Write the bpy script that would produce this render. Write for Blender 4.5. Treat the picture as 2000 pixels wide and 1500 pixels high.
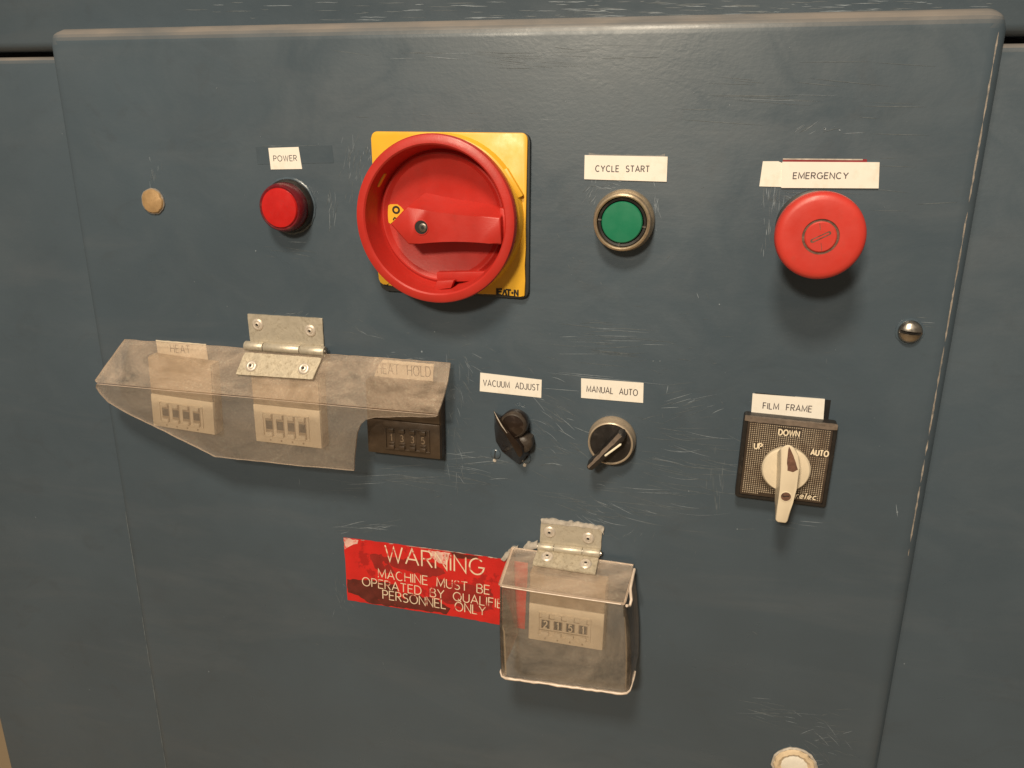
import bpy, bmesh, math, random
from mathutils import Vector, Matrix

for o in list(bpy.data.objects):
    bpy.data.objects.remove(o, do_unlink=True)
scene = bpy.context.scene
COL = scene.collection

# ------------------------------------------------------------------ camera, light, exposure
D = 0.444                      # metres from the lens to the panel face
F = 1618.66                    # focal length in pixels of the 2000 px wide photograph
ZC = 1.35                      # height of the lens above the floor
CR = ((0.97019217, -0.00325243, 0.24231504),      # rows: camera right, down, forward
      (0.07885065, 0.94973622, -0.30295824),      # columns: panel right, down, into
      (-0.22915002, 0.31303441, 0.92168309))
def p2w(v):                    # (right, down, into) -> world
    return Vector((v[0], v[2], -v[1]))
cr, cd, cf = p2w(CR[0]), p2w(CR[1]), p2w(CR[2])
cam_d = bpy.data.cameras.new('camera')
cam = bpy.data.objects.new('camera', cam_d); COL.objects.link(cam)
cam_d.sensor_width = 36.0
cam_d.lens = F / 2000 * 36.0
cam_d.clip_start = 0.01; cam_d.clip_end = 100
Mx = Matrix((cr, -cd, -cf)).transposed().to_4x4()
Mx.translation = Vector((0, -D, ZC))
cam.matrix_world = Mx
scene.camera = cam

w = bpy.data.worlds.new('World'); scene.world = w; w.use_nodes = True
bg = w.node_tree.nodes['Background']
bg.inputs[0].default_value = (1.0, 0.86, 0.68, 1); bg.inputs[1].default_value = 0.19

def area(name, loc, target, size, size_y, power, col):
    l = bpy.data.lights.new(name, 'AREA'); l.shape = 'RECTANGLE'
    l.size = size; l.size_y = size_y; l.energy = power; l.color = col
    o = bpy.data.objects.new(name, l); COL.objects.link(o)
    o.location = loc
    o.rotation_euler = (Vector(target) - Vector(loc)).to_track_quat('-Z', 'Y').to_euler()
    return o
WARM = (1.0, 0.85, 0.65)
area('ceiling_lamp_rear', (-0.35, -2.25, ZC + 1.05), (0, 0, ZC - .1), .30, .22, 44, WARM)
area('ceiling_lamp_front', (-0.12, -1.00, ZC + 1.10), (0, 0, ZC - .1), .26, .22, 21, WARM)

vs = scene.view_settings
vs.view_transform = 'Standard'; vs.look = 'None'; vs.exposure = 0.0; vs.gamma = 1.0
vs.use_curve_mapping = False

# ------------------------------------------------------------------ pixel -> panel coordinates
def ray(x, y):
    c = ((x - 1000) / F, (y - 750) / F, 1.0)
    return [sum(CR[i][j] * c[i] for i in range(3)) for j in range(3)]
def P(x, y, w=0.0):
    """panel point (right, up, out) in metres hit by pixel x, y on the plane w metres out of the face"""
    d = ray(x, y); t = (D - w) / d[2]
    return Vector((d[0] * t, -d[1] * t, w))
def P_plane(x, y, q, n):
    """the same on any plane through q with normal n, in (right, up, out)"""
    d = ray(x, y); dv = Vector((d[0], -d[1], -d[2])); o = Vector((0, 0, D))
    t = (q - o).dot(n) / dv.dot(n)
    return o + dv * t
def W(v):                      # (right, up, out) -> world offset
    return Vector((v[0], -v[2], v[1]))

# ------------------------------------------------------------------ materials
def nn(nt, t, **k):
    n = nt.nodes.new(t)
    for a, b in k.items(): setattr(n, a, b)
    return n
def noise(nt, co, scale, detail=4, stretch=(1, 1, 1), rough=.55, dist=0.0):
    m = nn(nt, 'ShaderNodeMapping'); m.inputs['Scale'].default_value = stretch
    nt.links.new(co, m.inputs['Vector'])
    t = nn(nt, 'ShaderNodeTexNoise'); t.inputs['Scale'].default_value = scale
    t.inputs['Detail'].default_value = detail; t.inputs['Roughness'].default_value = rough
    t.inputs['Distortion'].default_value = dist
    nt.links.new(m.outputs[0], t.inputs['Vector'])
    return t.outputs['Fac']
def ramp(nt, fac, a, b, v0=0.0, v1=1.0):
    r = nn(nt, 'ShaderNodeMapRange'); r.clamp = True
    for k, v in zip(('From Min', 'From Max', 'To Min', 'To Max'), (a, b, v0, v1)):
        r.inputs[k].default_value = v
    nt.links.new(fac, r.inputs['Value'])
    return r.outputs[0]
def mixc(nt, fac, a, b):
    m = nn(nt, 'ShaderNodeMix'); m.data_type = 'RGBA'
    if isinstance(fac, float): m.inputs[0].default_value = fac
    else: nt.links.new(fac, m.inputs[0])
    for i, c in ((6, a), (7, b)):
        if isinstance(c, tuple): m.inputs[i].default_value = (*c[:3], 1)
        else: nt.links.new(c, m.inputs[i])
    return m.outputs[2]
def newmat(name):
    m = bpy.data.materials.new(name); m.use_nodes = True
    nt = m.node_tree; b = nt.nodes['Principled BSDF']
    co = nn(nt, 'ShaderNodeTexCoord').outputs['Object']
    return m, nt, b, co
def mat(name, col, rough=.5, metal=0.0, var=.10, scale=60, bump=.0, bscale=500, spec=.5,
        dirt=None, coat=0.0, stretch=(1, 1, 1)):
    m, nt, b, co = newmat(name)
    lo = tuple(c * (1 - var) for c in col); hi = tuple(min(1, c * (1 + var)) for c in col)
    n1 = noise(nt, co, scale, 5, stretch)
    c = mixc(nt, ramp(nt, n1, .3, .7), lo, hi)
    if dirt:                   # (colour, amount low edge, high edge, scale, strength)
        n2 = noise(nt, co, dirt[3], 8, (1, 1, 1), .7)
        c = mixc(nt, ramp(nt, n2, dirt[1], dirt[2], 0, dirt[4]), c, dirt[0])
    nt.links.new(c, b.inputs['Base Color'])
    n3 = noise(nt, co, scale * 2.3, 4)
    nt.links.new(ramp(nt, n3, .25, .75, max(.02, rough - .1), min(1, rough + .1)), b.inputs['Roughness'])
    b.inputs['Metallic'].default_value = metal
    b.inputs['Specular IOR Level'].default_value = spec
    b.inputs['Coat Weight'].default_value = coat
    if bump:
        n4 = noise(nt, co, bscale, 3)
        bp = nn(nt, 'ShaderNodeBump'); bp.inputs['Strength'].default_value = bump
        bp.inputs['Distance'].default_value = .0006
        nt.links.new(n4, bp.inputs['Height']); nt.links.new(bp.outputs[0], b.inputs['Normal'])
    return m
def paint(name, col):          # thick slate enamel laid on with a brush
    m, nt, b, co = newmat(name)
    big = noise(nt, co, 7, 4)
    c = mixc(nt, ramp(nt, big, .3, .7), tuple(k * .90 for k in col), tuple(k * 1.10 for k in col))
    smear = noise(nt, co, 9, 6, (.5, 1, 2.2), .65, .6)
    c = mixc(nt, ramp(nt, smear, .50, .78, 0, .5), c, (.088, .104, .122))
    hand = noise(nt, co, 26, 6, (1, 1, 1.4), .7, 1.2)
    c = mixc(nt, ramp(nt, hand, .56, .74, 0, .30), c, (.045, .055, .066))
    fine = noise(nt, co, 900, 3)
    c = mixc(nt, ramp(nt, fine, .66, .8, 0, .25), c, (.13, .14, .15))
    geo = nn(nt, 'ShaderNodeNewGeometry'); sep = nn(nt, 'ShaderNodeSeparateXYZ')      # lamp sheen on upward faces, with some dust, painted in tan
    nt.links.new(geo.outputs['True Normal'], sep.inputs[0])
    led = nn(nt, 'ShaderNodeMath', operation='MULTIPLY')
    nt.links.new(ramp(nt, sep.outputs[2], .18, .75, 0, .62), led.inputs[0]); nt.links.new(ramp(nt, noise(nt, co, 60, 5, (.4, 1, 1)), .3, .65, .45, 1), led.inputs[1])
    c = mixc(nt, led.outputs[0], c, (.30, .25, .21))
    nt.links.new(c, b.inputs['Base Color'])
    st = noise(nt, co, 11, 5, (1, 1, 12), .6, .5)
    pa = noise(nt, co, 5, 3)
    gl = ramp(nt, noise(nt, co, 18, 6, (1, 1, 1.5), .65, 1.0), .32, .68, .27, .50)
    nt.links.new(gl, b.inputs['Roughness'])
    b.inputs['Specular IOR Level'].default_value = .5
    peel = noise(nt, co, 330, 2, (1, 1, 1.5))
    add = nn(nt, 'ShaderNodeMath', operation='MULTIPLY_ADD')
    nt.links.new(st, add.inputs[0])
    nt.links.new(ramp(nt, noise(nt, co, 6, 3), .42, .66, .04, .42), add.inputs[1])
    pm = nn(nt, 'ShaderNodeMath', operation='MULTIPLY'); pm.inputs[1].default_value = .30
    nt.links.new(peel, pm.inputs[0]); nt.links.new(pm.outputs[0], add.inputs[2])
    bp = nn(nt, 'ShaderNodeBump'); bp.inputs['Strength'].default_value = .24; bp.inputs['Distance'].default_value = .0007
    nt.links.new(add.outputs[0], bp.inputs['Height']); nt.links.new(bp.outputs[0], b.inputs['Normal'])
    return m
def plastic_sheet(name, dust, lo, hi, scale=45, tint=(.93, .90, .86)):
    """old clear plastic: see-through sheet with a film of dust lying on it and a glossy surface"""
    m = bpy.data.materials.new(name); m.use_nodes = True; nt = m.node_tree
    nt.nodes.clear()
    out = nn(nt, 'ShaderNodeOutputMaterial')
    co = nn(nt, 'ShaderNodeTexCoord').outputs['Object']
    tr = nn(nt, 'ShaderNodeBsdfTransparent'); tr.inputs[0].default_value = (*tint, 1)
    df = nn(nt, 'ShaderNodeBsdfDiffuse')
    dc = mixc(nt, ramp(nt, noise(nt, co, 700, 3), .55, .75), tuple(k * .85 for k in dust), tuple(min(1, k * 1.35) for k in dust))
    nt.links.new(dc, df.inputs[0])
    n1 = noise(nt, co, scale, 7, (.6, 1, 1), .66, 1.6)
    n2 = noise(nt, co, 1300, 2)
    mul = nn(nt, 'ShaderNodeMath', operation='MULTIPLY')
    nt.links.new(ramp(nt, n1, .30, .72, lo, hi), mul.inputs[0]); nt.links.new(ramp(nt, n2, .32, .68, .78, 1.22), mul.inputs[1])
    mx = nn(nt, 'ShaderNodeMixShader'); nt.links.new(mul.outputs[0], mx.inputs[0])
    nt.links.new(tr.outputs[0], mx.inputs[1]); nt.links.new(df.outputs[0], mx.inputs[2])
    gl = nn(nt, 'ShaderNodeBsdfGlossy'); gl.inputs['Roughness'].default_value = .10
    lw = nn(nt, 'ShaderNodeFresnel'); lw.inputs['IOR'].default_value = 1.45
    mx2 = nn(nt, 'ShaderNodeMixShader'); nt.links.new(lw.outputs[0], mx2.inputs[0])
    nt.links.new(mx.outputs[0], mx2.inputs[1]); nt.links.new(gl.outputs[0], mx2.inputs[2])
    nt.links.new(mx2.outputs[0], out.inputs[0])
    return m

SL = (.054, .076, .098)
M = {}
M['paint'] = paint('slate_enamel', SL)
M['paint_wall'] = paint('slate_enamel_cabinet', (.056, .078, .100))
M['scratch'] = mat('scratch_gleam_enamel', (.18, .215, .25), .35, var=.3, scale=300)  # the scratches' gleam is painted in as a paler colour
M['scratch_dim'] = mat('dim_gleam_and_rub', (.098, .118, .134), .42, var=.3, scale=300)  # the same painted gleam, dimmer; also the rubbed left edge
M['bare_and_highlight'] = mat('worn_bare_and_highlight', (.25, .22, .19), .45, var=.35, scale=250, bump=.4, dirt=((.10, .11, .12), .5, .62, 140, .9))  # pale strip painting the right rim's highlight; also the plug's rim
M['label'] = mat('label_paper', (.78, .74, .67), .42, var=.04, scale=60, dirt=((.56, .47, .35), .52, .74, 70, .5))
M['label_old'] = mat('old_label_paper', (.62, .54, .42), .5, var=.12, scale=80, dirt=((.40, .31, .22), .5, .7, 70, .5))
M['ink'] = mat('label_ink', (.085, .07, .075), .5, var=.15)
M['ink_old'] = mat('faded_ink', (.05, .038, .032), .6, var=.2)
M['tape'] = mat('old_clear_tape', (.20, .20, .20), .25, var=.2)
M['tape_black'] = mat('black_tape', (.012, .012, .013), .4, var=.2)
M['tape_red'] = mat('dark_red_tape', (.22, .02, .025), .4, var=.3)
M['red'] = mat('red_plastic', (.44, .024, .017), .42, var=.10, scale=40, bump=.08, bscale=900, dirt=((.28, .03, .02), .55, .8, 120, .4))
M['red_bright'] = mat('bright_red_plastic', (.51, .038, .027), .42, var=.07, scale=60, bump=.05, dirt=((.36, .06, .04), .54, .78, 110, .45))
M['red_lens'] = mat('red_lens_plastic', (.46, .014, .013), .28, var=.08, scale=120, dirt=((.22, .03, .03), .6, .8, 200, .4))
M['red_deep'] = mat('deep_red_lens_skirt', (.12, .008, .013), .25, var=.25, scale=150, dirt=((.20, .13, .10), .56, .72, 220, .6))
M['yellow'] = mat('yellow_plastic', (.72, .40, .030), .40, var=.05, scale=50, dirt=((.45, .25, .04), .6, .82, 80, .4))
M['black'] = mat('black_plastic', (.016, .014, .013), .38, var=.25, scale=120, dirt=((.12, .09, .07), .56, .78, 160, .5))
M['black_gloss'] = mat('glossy_black_plastic', (.020, .013, .010), .12, var=.3, scale=120, dirt=((.13, .10, .08), .56, .72, 130, .5), bump=.15, bscale=300)
M['dusty_black'] = mat('dust_covered_black_plastic', (.15, .115, .09), .6, var=.25, scale=200, dirt=((.05, .04, .035), .52, .7, 220, .7))
M['dusty_dark'] = mat('grimy_black_plastic', (.045, .034, .026), .45, var=.35, scale=260, bump=.3, bscale=500)
M['grey_base'] = mat('dark_grey_plastic', (.03, .033, .035), .45)
M['green'] = mat('green_plastic', (.012, .165, .085), .35, var=.05, dirt=((.03, .17, .10), .6, .8, 150, .5))
M['brass'] = mat('tarnished_bezel_metal', (.50, .40, .28), .34, .7, var=.25, scale=160, bump=.1, dirt=((.16, .12, .08), .52, .7, 180, .6))
M['plug'] = mat('tan_lacquered_plug', (.46, .30, .15), .38, .35, var=.2, scale=130, bump=.3, bscale=260, dirt=((.24, .15, .08), .55, .7, 260, .6))
M['steel'] = mat('dull_steel', (.40, .37, .33), .32, 1.0, var=.2, scale=260, dirt=((.12, .09, .07), .56, .74, 260, .7))
M['hinge'] = mat('dusty_plated_hinge_steel', (.52, .47, .38), .44, .45, var=.10, scale=200, bump=.10, bscale=700, dirt=((.26, .21, .14), .52, .72, 420, .6))
M['hinge_dust'] = mat('dust_speckled_hinge_steel', (.47, .41, .31), .55, .3, var=.15, scale=240, bump=.25, bscale=900, dirt=((.20, .15, .09), .5, .68, 520, .7))
M['rivet'] = mat('rivet_aluminium', (.62, .55, .47), .42, .45, var=.12, scale=300, dirt=((.3, .22, .15), .58, .76, 400, .6))
M['hole'] = mat('dark_hole', (.012, .010, .009), .7)
M['bezel_tan'] = mat('tan_coated_bezel', (.42, .34, .25), .38, .35, var=.12, scale=200, dirt=((.25, .2, .15), .55, .75, 240, .5))
M['cream'] = mat('cream_plastic', (.70, .60, .45), .42, var=.06, scale=90, dirt=((.42, .33, .22), .58, .8, 120, .5))
M['cream_dial'] = mat('ivory_plastic', (.66, .57, .43), .36, var=.05, scale=90, dirt=((.48, .38, .27), .6, .8, 150, .5))
M['brown'] = mat('dark_brown_plastic', (.050, .034, .022), .35, var=.2, scale=120, dirt=((.12, .085, .055), .58, .8, 120, .4))
M['brown_mid'] = mat('brown_and_dimmed_cream', (.33, .25, .165), .5, var=.15, scale=140, dirt=((.22, .17, .11), .5, .7, 300, .5))  # also cream bodies under the covers, their dimming painted in
M['dial'] = mat('brown_black_dial_plate', (.045, .032, .024), .35, var=.25, scale=60, dirt=((.12, .09, .065), .52, .75, 60, .5))
M['dot'] = mat('pale_raised_dot', (.46, .38, .28), .5, var=.2, scale=60, dirt=((.20, .14, .09), .46, .6, 50, .8))
M['letter_dim'] = mat('worn_digit_print', (.17, .122, .08), .5, var=.2)
M['letter'] = mat('pale_dial_lettering', (.76, .65, .48), .5, var=.1)
M['recess_brown'] = mat('brown_recess_plastic', (.13, .065, .045), .5, var=.4, scale=400, bump=.4)  # one dark brown for grooves, slots, seam and lever recess
M['white_line'] = mat('ivory_pointer_line', (.80, .74, .58), .35)
M['warn'] = mat('red_warning_vinyl', (.53, .018, .016), .30, var=.12, scale=60, bump=.12, bscale=160, dirt=((.30, .012, .012), .56, .60, 55, .75))
M['warn_dark'] = mat('dark_stained_vinyl', (.105, .018, .014), .35, var=.3, scale=150, bump=.15, dirt=((.42, .018, .015), .62, .65, 130, .9))
M['warn_mid'] = mat('darkened_red_vinyl', (.26, .018, .016), .32, var=.2, scale=120, dirt=((.55, .018, .015), .60, .64, 160, .9))
M['warn_torn'] = mat('torn_pale_vinyl', (.66, .40, .34), .5, var=.25, scale=220, dirt=((.62, .05, .045), .52, .60, 200, .9))
M['warn_ink'] = mat('cream_warning_print', (.72, .58, .42), .45, var=.1, scale=150, dirt=((.40, .025, .018), .55, .60, 120, .85))
M['sheet_dusty'] = plastic_sheet('dusty_clear_plastic', (.86, .68, .53), .04, .34, 34, (.98, .96, .94))
M['sheet_clear'] = plastic_sheet('smoky_clear_plastic', (.86, .69, .54), .08, .18, 22, (.98, .965, .95))
M['sheet_thin'] = plastic_sheet('hazy_clear_plastic', (.86, .71, .57), .015, .20, 20, (.98, .965, .95))  # patchy dust film that also paints in the box's hazy reflections
M['sheet_edge'] = mat('bright_plastic_edge', (.62, .51, .42), .3, var=.15, scale=200)  # light caught by the plastic edges, painted in as a pale colour
M['putty'] = mat('cream_putty', (.62, .49, .33), .45, var=.12, scale=160, bump=.6, bscale=140)
M['putty_white'] = mat('white_putty', (.70, .66, .58), .35, var=.08, scale=160, bump=.4, bscale=160)
M['flake_and_glint'] = mat('paint_flake_and_glint', (.42, .38, .33), .6, var=.3, scale=300)  # flakes and filler; also the painted highlight on the knob fin
M['floor'] = mat('tan_floor', (.50, .37, .23), .5, var=.06, scale=4)
M['screw_paint'] = mat('painted_over_screw', (.06, .085, .11), .25, var=.2, scale=300, dirt=((.4, .38, .35), .64, .72, 500, .8))

# ------------------------------------------------------------------ mesh helpers, all in (right, up, out) metres
def link_bm(name, bm, m, parent, smooth=35, mats=None):
    bmesh.ops.recalc_face_normals(bm, faces=bm.faces)
    for v in bm.verts: v.co = W(v.co)
    me = bpy.data.meshes.new(name); bm.to_mesh(me); bm.free()
    for mm in (mats or [m]): me.materials.append(mm)
    if smooth:
        for p in me.polygons: p.use_smooth = True
        me.set_sharp_from_angle(angle=math.radians(smooth))
    o = bpy.data.objects.new(name, me); COL.objects.link(o)
    if parent is not None: o.parent = parent
    return o
def thing(name, label, cat, org, group=None):
    o = bpy.data.objects.new(name, None); COL.objects.link(o)
    o.empty_display_size = .005
    o.location = Vector((0, 0, ZC)) + W(org)
    o['label'] = label; o['category'] = cat
    if group: o['group'] = group
    o_org[o.name] = Vector(org)
    return o
o_org = {}
def org(t): return o_org[t.name]
def lp(t, x, y, w=0.0):        # pixel -> local (right, up) of a thing on plane w
    v = P(x, y, w) - org(t); return (v[0], v[1])
def add_lathe(bm, prof, n=48, c=(0, 0), T=None, sx=1.0, close=True, wob=0, seed=0):
    rnd = random.Random(seed); ws = [1 + rnd.uniform(-wob, wob) for _ in range(n)]
    rings = []
    for r, z in prof:
        if r <= 1e-7:
            v = Vector((c[0], c[1], z)); rings.append([bm.verts.new(T @ v if T else v)]); continue
        ring = []
        for i in range(n):
            a = 2 * math.pi * i / n
            v = Vector((c[0] + r * ws[i] * sx * math.cos(a), c[1] + r * ws[i] * math.sin(a), z))
            ring.append(bm.verts.new(T @ v if T else v))
        rings.append(ring)
    for A, B in zip(rings, rings[1:]):
        for i in range(n):
            j = (i + 1) % n
            if len(A) == 1 and len(B) == 1: break
            if len(A) == 1: bm.faces.new((A[0], B[i], B[j]))
            elif len(B) == 1: bm.faces.new((A[i], A[j], B[0]))
            else: bm.faces.new((A[i], A[j], B[j], B[i]))
    return bm
def add_prism(bm, poly, c0, c1, T=None, bevel=0.0, seg=2, top=None, edge_mat=None):
    """poly: (right, up) outline; top: outline at c1 when it differs (a taper)"""
    tp = top or poly
    f = lambda p, c: (T @ Vector((p[0], p[1], c))) if T else Vector((p[0], p[1], c))
    A = [bm.verts.new(f(p, c0)) for p in poly]; B = [bm.verts.new(f(p, c1)) for p in tp]
    fb = bm.faces.new(A[::-1]); ft = bm.faces.new(B); n = len(A); sides = []
    for i in range(n):
        s = bm.faces.new((A[i], A[(i + 1) % n], B[(i + 1) % n], B[i])); sides.append(s)
        if edge_mat is not None: s.material_index = edge_mat
    if bevel:
        ed = list(ft.edges) + [e for s in sides for e in s.edges if e not in ft.edges and e not in fb.edges]
        ed = list(dict.fromkeys(ed))
        bmesh.ops.bevel(bm, geom=ed, offset=bevel, segments=seg, affect='EDGES', profile=.5, clamp_overlap=True)
    return bm
def rect(x0, x1, y0, y1): return [(x0, y0), (x1, y0), (x1, y1), (x0, y1)]
def circ(cx, cy, r, n=24, a0=0.0): return [(cx + r * math.cos(a0 + 2 * math.pi * i / n), cy + r * math.sin(a0 + 2 * math.pi * i / n)) for i in range(n)]
def rough(poly, step, amp, seed=1, keep=()):
    rnd = random.Random(seed); out = []
    for i, p in enumerate(poly):
        q = poly[(i + 1) % len(poly)]
        L = math.hypot(q[0] - p[0], q[1] - p[1]); k = max(1, int(L / step))
        nx, ny = (-(q[1] - p[1]) / L, (q[0] - p[0]) / L) if L else (0, 0)
        for j in range(k):
            t = j / k; d = 0 if (j == 0 or i in keep) else rnd.uniform(-amp, amp)
            out.append((p[0] + (q[0] - p[0]) * t + nx * d, p[1] + (q[1] - p[1]) * t + ny * d))
    return out
def prism(name, poly, c0, c1, m, parent, bevel=0.0, T=None, top=None, seg=2, smooth=35):
    return link_bm(name, add_prism(bmesh.new(), poly, c0, c1, T, bevel, seg, top), m, parent, smooth)
def lathe(name, prof, m, parent, n=48, c=(0, 0), T=None, smooth=35, wob=0, seed=0):
    return link_bm(name, add_lathe(bmesh.new(), prof, n, c, T, wob=wob, seed=seed), m, parent, smooth)
def tube(bm, pts, r, n=12):
    """round bar through pts with flat ends"""
    rings = []
    for i, p in enumerate(pts):
        d = (pts[min(i + 1, len(pts) - 1)] - pts[max(i - 1, 0)]).normalized()
        a = d.orthogonal().normalized(); b = d.cross(a)
        if rings:               # keep the frame steady along the bar
            a = (pa - d * pa.dot(d)).normalized(); b = d.cross(a)
        pa = a
        rr = r[i] if isinstance(r, (list, tuple)) else r
        rings.append([bm.verts.new(p + (a * math.cos(2 * math.pi * k / n) + b * math.sin(2 * math.pi * k / n)) * rr) for k in range(n)])
    for A, B in zip(rings, rings[1:]):
        for k in range(n): bm.faces.new((A[k], A[(k + 1) % n], B[(k + 1) % n], B[k]))
    bm.faces.new(rings[0][::-1]); bm.faces.new(rings[-1])
    return bm

# single-stroke lettering -------------------------------------------------------------
def arc(cx, cy, rx, ry, a0, a1, n=14):
    return [(cx + rx * math.cos(math.radians(a0 + (a1 - a0) * i / n)), cy + ry * math.sin(math.radians(a0 + (a1 - a0) * i / n))) for i in range(n + 1)]
G = {
 'A': (.76, [[(0, 0), (.38, 1), (.76, 0)], [(.13, .33), (.63, .33)]]),
 'B': (.60, [[(0, 0), (0, 1), (.30, 1)] + arc(.30, .77, .25, .23, 90, -90) + [(.02, .54)], [(.30, .54)] + arc(.32, .27, .28, .27, 90, -90) + [(.02, 0)]]),
 'C': (.78, [arc(.42, .5, .40, .5, 48, 312, 22)]),
 'D': (.70, [[(0, 0), (0, 1), (.28, 1)] + arc(.28, .5, .42, .5, 90, -90, 18) + [(.02, 0)]]),
 'E': (.54, [[(.54, 0), (0, 0), (0, 1), (.54, 1)], [(.02, .53), (.48, .53)]]),
 'F': (.50, [[(0, 0), (0, 1), (.50, 1)], [(.02, .52), (.44, .52)]]),
 'G': (.84, [arc(.43, .5, .41, .5, 45, 352, 24) + [(.84, .46), (.52, .46)]]),
 'H': (.66, [[(0, 0), (0, 1)], [(.66, 0), (.66, 1)], [(.02, .53), (.64, .53)]]),
 'I': (.04, [[(.02, 0), (.02, 1)]]),
 'J': (.46, [[(.46, 1), (.46, .25)] + arc(.23, .24, .23, .24, 0, -180)]),
 'L': (.50, [[(0, 1), (0, 0), (.50, 0)]]),
 'M': (.84, [[(0, 0), (.04, 1), (.42, .12), (.80, 1), (.84, 0)]]),
 'N': (.66, [[(0, 0), (0, 1), (.66, 0), (.66, 1)]]),
 'O': (.88, [arc(.44, .5, .43, .5, 90, 450, 28)]),
 'P': (.56, [[(0, 0), (0, 1), (.30, 1)] + arc(.30, .74, .26, .26, 90, -90) + [(.02, .48)]]),
 'Q': (.88, [arc(.44, .5, .43, .5, 90, 450, 28), [(.52, .26), (.86, -.06)]]),
 'R': (.60, [[(0, 0), (0, 1), (.32, 1)] + arc(.32, .75, .25, .25, 90, -90) + [(.02, .5)], [(.28, .49), (.60, 0)]]),
 'S': (.58, [arc(.30, .75, .26, .25, 35, 270, 14) + arc(.29, .25, .28, .25, 90, -145, 14)[1:]]),
 'T': (.64, [[(0, 1), (.64, 1)], [(.32, .98), (.32, 0)]]),
 'U': (.64, [[(0, 1), (0, .32)] + arc(.32, .32, .32, .32, 180, 360) + [(.64, 1)]]),
 'V': (.72, [[(0, 1), (.36, 0), (.72, 1)]]),
 'W': (1.02, [[(0, 1), (.26, 0), (.51, .95), (.76, 0), (1.02, 1)]]),
 'Y': (.70, [[(0, 1), (.35, .47), (.70, 1)], [(.35, .46), (.35, 0)]]),
 '1': (.30, [[(.02, .8), (.22, 1), (.22, 0)]]),
 '2': (.56, [arc(.28, .73, .26, .27, 165, -30, 12) + [(.02, 0), (.56, 0)]]),
 '3': (.56, [arc(.27, .76, .24, .24, 150, -85, 12), arc(.27, .26, .28, .27, 85, -150, 12)]),
 '5': (.56, [[(.50, 1), (.10, 1), (.06, .56)] + arc(.27, .32, .28, .31, 125, -150, 14)]),
 '+': (.5, [[(0, .5), (.5, .5)], [(.25, .25), (.25, .75)]]),
 '-': (.5, [[(0, .5), (.5, .5)]]),
 'r': (.36, [[(.04, 0), (.04, .62)], [(.05, .44)] + arc(.25, .40, .20, .22, 150, 60, 6)]),
 'e': (.56, [[(.04, .32), (.52, .32)] + arc(.28, .32, .25, .30, 5, 320, 16)]),
 'l': (.10, [[(.05, 0), (.05, 1)]]),
 'c': (.52, [arc(.28, .31, .25, .30, 45, 315, 16)]),
 'n': (.5, [[(.04, 0), (.04, .62)], [(.05, .36)] + arc(.25, .38, .20, .24, 160, 0, 8) + [(.45, 0)]]),
 't': (.34, [[(.15, .9), (.15, .05), (.30, 0)], [(0, .62), (.32, .62)]]),
}
def ribbon(bm, pts, wd, f, c, h, taper=False, mi=0):
    n = len(pts)
    if n < 2: return
    closed = n > 3 and math.hypot(pts[0][0] - pts[-1][0], pts[0][1] - pts[-1][1]) < 1e-6
    L = []; Rr = []
    for i in range(n):
        if closed: p, q = pts[(i - 1) % (n - 1)], pts[(i + 1) % (n - 1)]
        else: p, q = pts[max(i - 1, 0)], pts[min(i + 1, n - 1)]
        a = Vector((pts[i][0] - p[0], pts[i][1] - p[1])); b = Vector((q[0] - pts[i][0], q[1] - pts[i][1]))
        if a.length < 1e-9: a = b
        if b.length < 1e-9: b = a
        a.normalize(); b.normalize(); t = a + b
        if t.length < 1e-6: t = a
        t.normalize(); nx = Vector((-t.y, t.x)); k = 1 / max(.42, abs(nx.dot(Vector((-a.y, a.x)))))
        s = wd / 2 * k
        if taper: s *= max(.12, math.sin(math.pi * (i + .35) / (n - .3)))
        L.append((pts[i][0] + nx.x * s, pts[i][1] + nx.y * s)); Rr.append((pts[i][0] - nx.x * s, pts[i][1] - nx.y * s))
    A = [bm.verts.new(f(p[0], p[1], c + h)) for p in L]; B = [bm.verts.new(f(p[0], p[1], c + h)) for p in Rr]
    for i in range(n - 1):
        fc = bm.faces.new((B[i], B[i + 1], A[i + 1], A[i])); fc.material_index = mi
def text(name, s, t, p0, p1, cap, weight, wz, m, shear=0.0, track=.26, space=.80, jit=0.0):
    """lettering on plane wz of thing t, baseline from pixel p0 to p1, cap height in pixels"""
    a = Vector(lp(t, *p0, wz)); b = Vector(lp(t, *p1, wz)); e1 = b - a; Lw = e1.length; e1.normalize(); e2 = Vector((-e1.y, e1.x))
    up = Vector(lp(t, p0[0], p0[1] - cap, wz)); ch = (up - a).length
    adv = sum((space if k == ' ' else G[k][0]) for k in s) + track * (len(s) - 1)
    sx = Lw / adv; x = 0; bm = bmesh.new(); k = 0
    def f(u, v, c): return Vector((a.x + e1.x * u + e2.x * v, a.y + e1.y * u + e2.y * v, c))
    rnd = random.Random(len(s))
    for chx in s:
        if chx == ' ': x += space + track; continue
        gw, st = G[chx]
        for q, line in enumerate(st):
            ribbon(bm, [((x + px + shear * py) * sx, py * ch) for px, py in line], weight, f, wz, .00003 + .00002 * (q % 3))
        x += gw + track
    return link_bm(name, bm, m, t, 0)

# ------------------------------------------------------------------ the setting
def P3(x, y, w): return P(x, y, w)
TL = P(85, 72, 0); TR = P(1970, 46, 0)
X0, X1 = TL.x, TR.x + .0015; YT = (TL.y + TR.y) / 2 + .006
DEP = .026                                    # how far the control panel stands out of the cabinet
def setting(name, bm, m):
    o = link_bm(name, bm, m, None); o.location = (0, 0, ZC); o['kind'] = 'structure'; return o
bm = bmesh.new()
for v in ((-9, -ZC, 9), (9, -ZC, 9), (9, -ZC, -9), (-9, -ZC, -9)): bm.verts.new(v)
bm.faces.new(bm.verts); setting('floor', bm, M['floor'])

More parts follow.
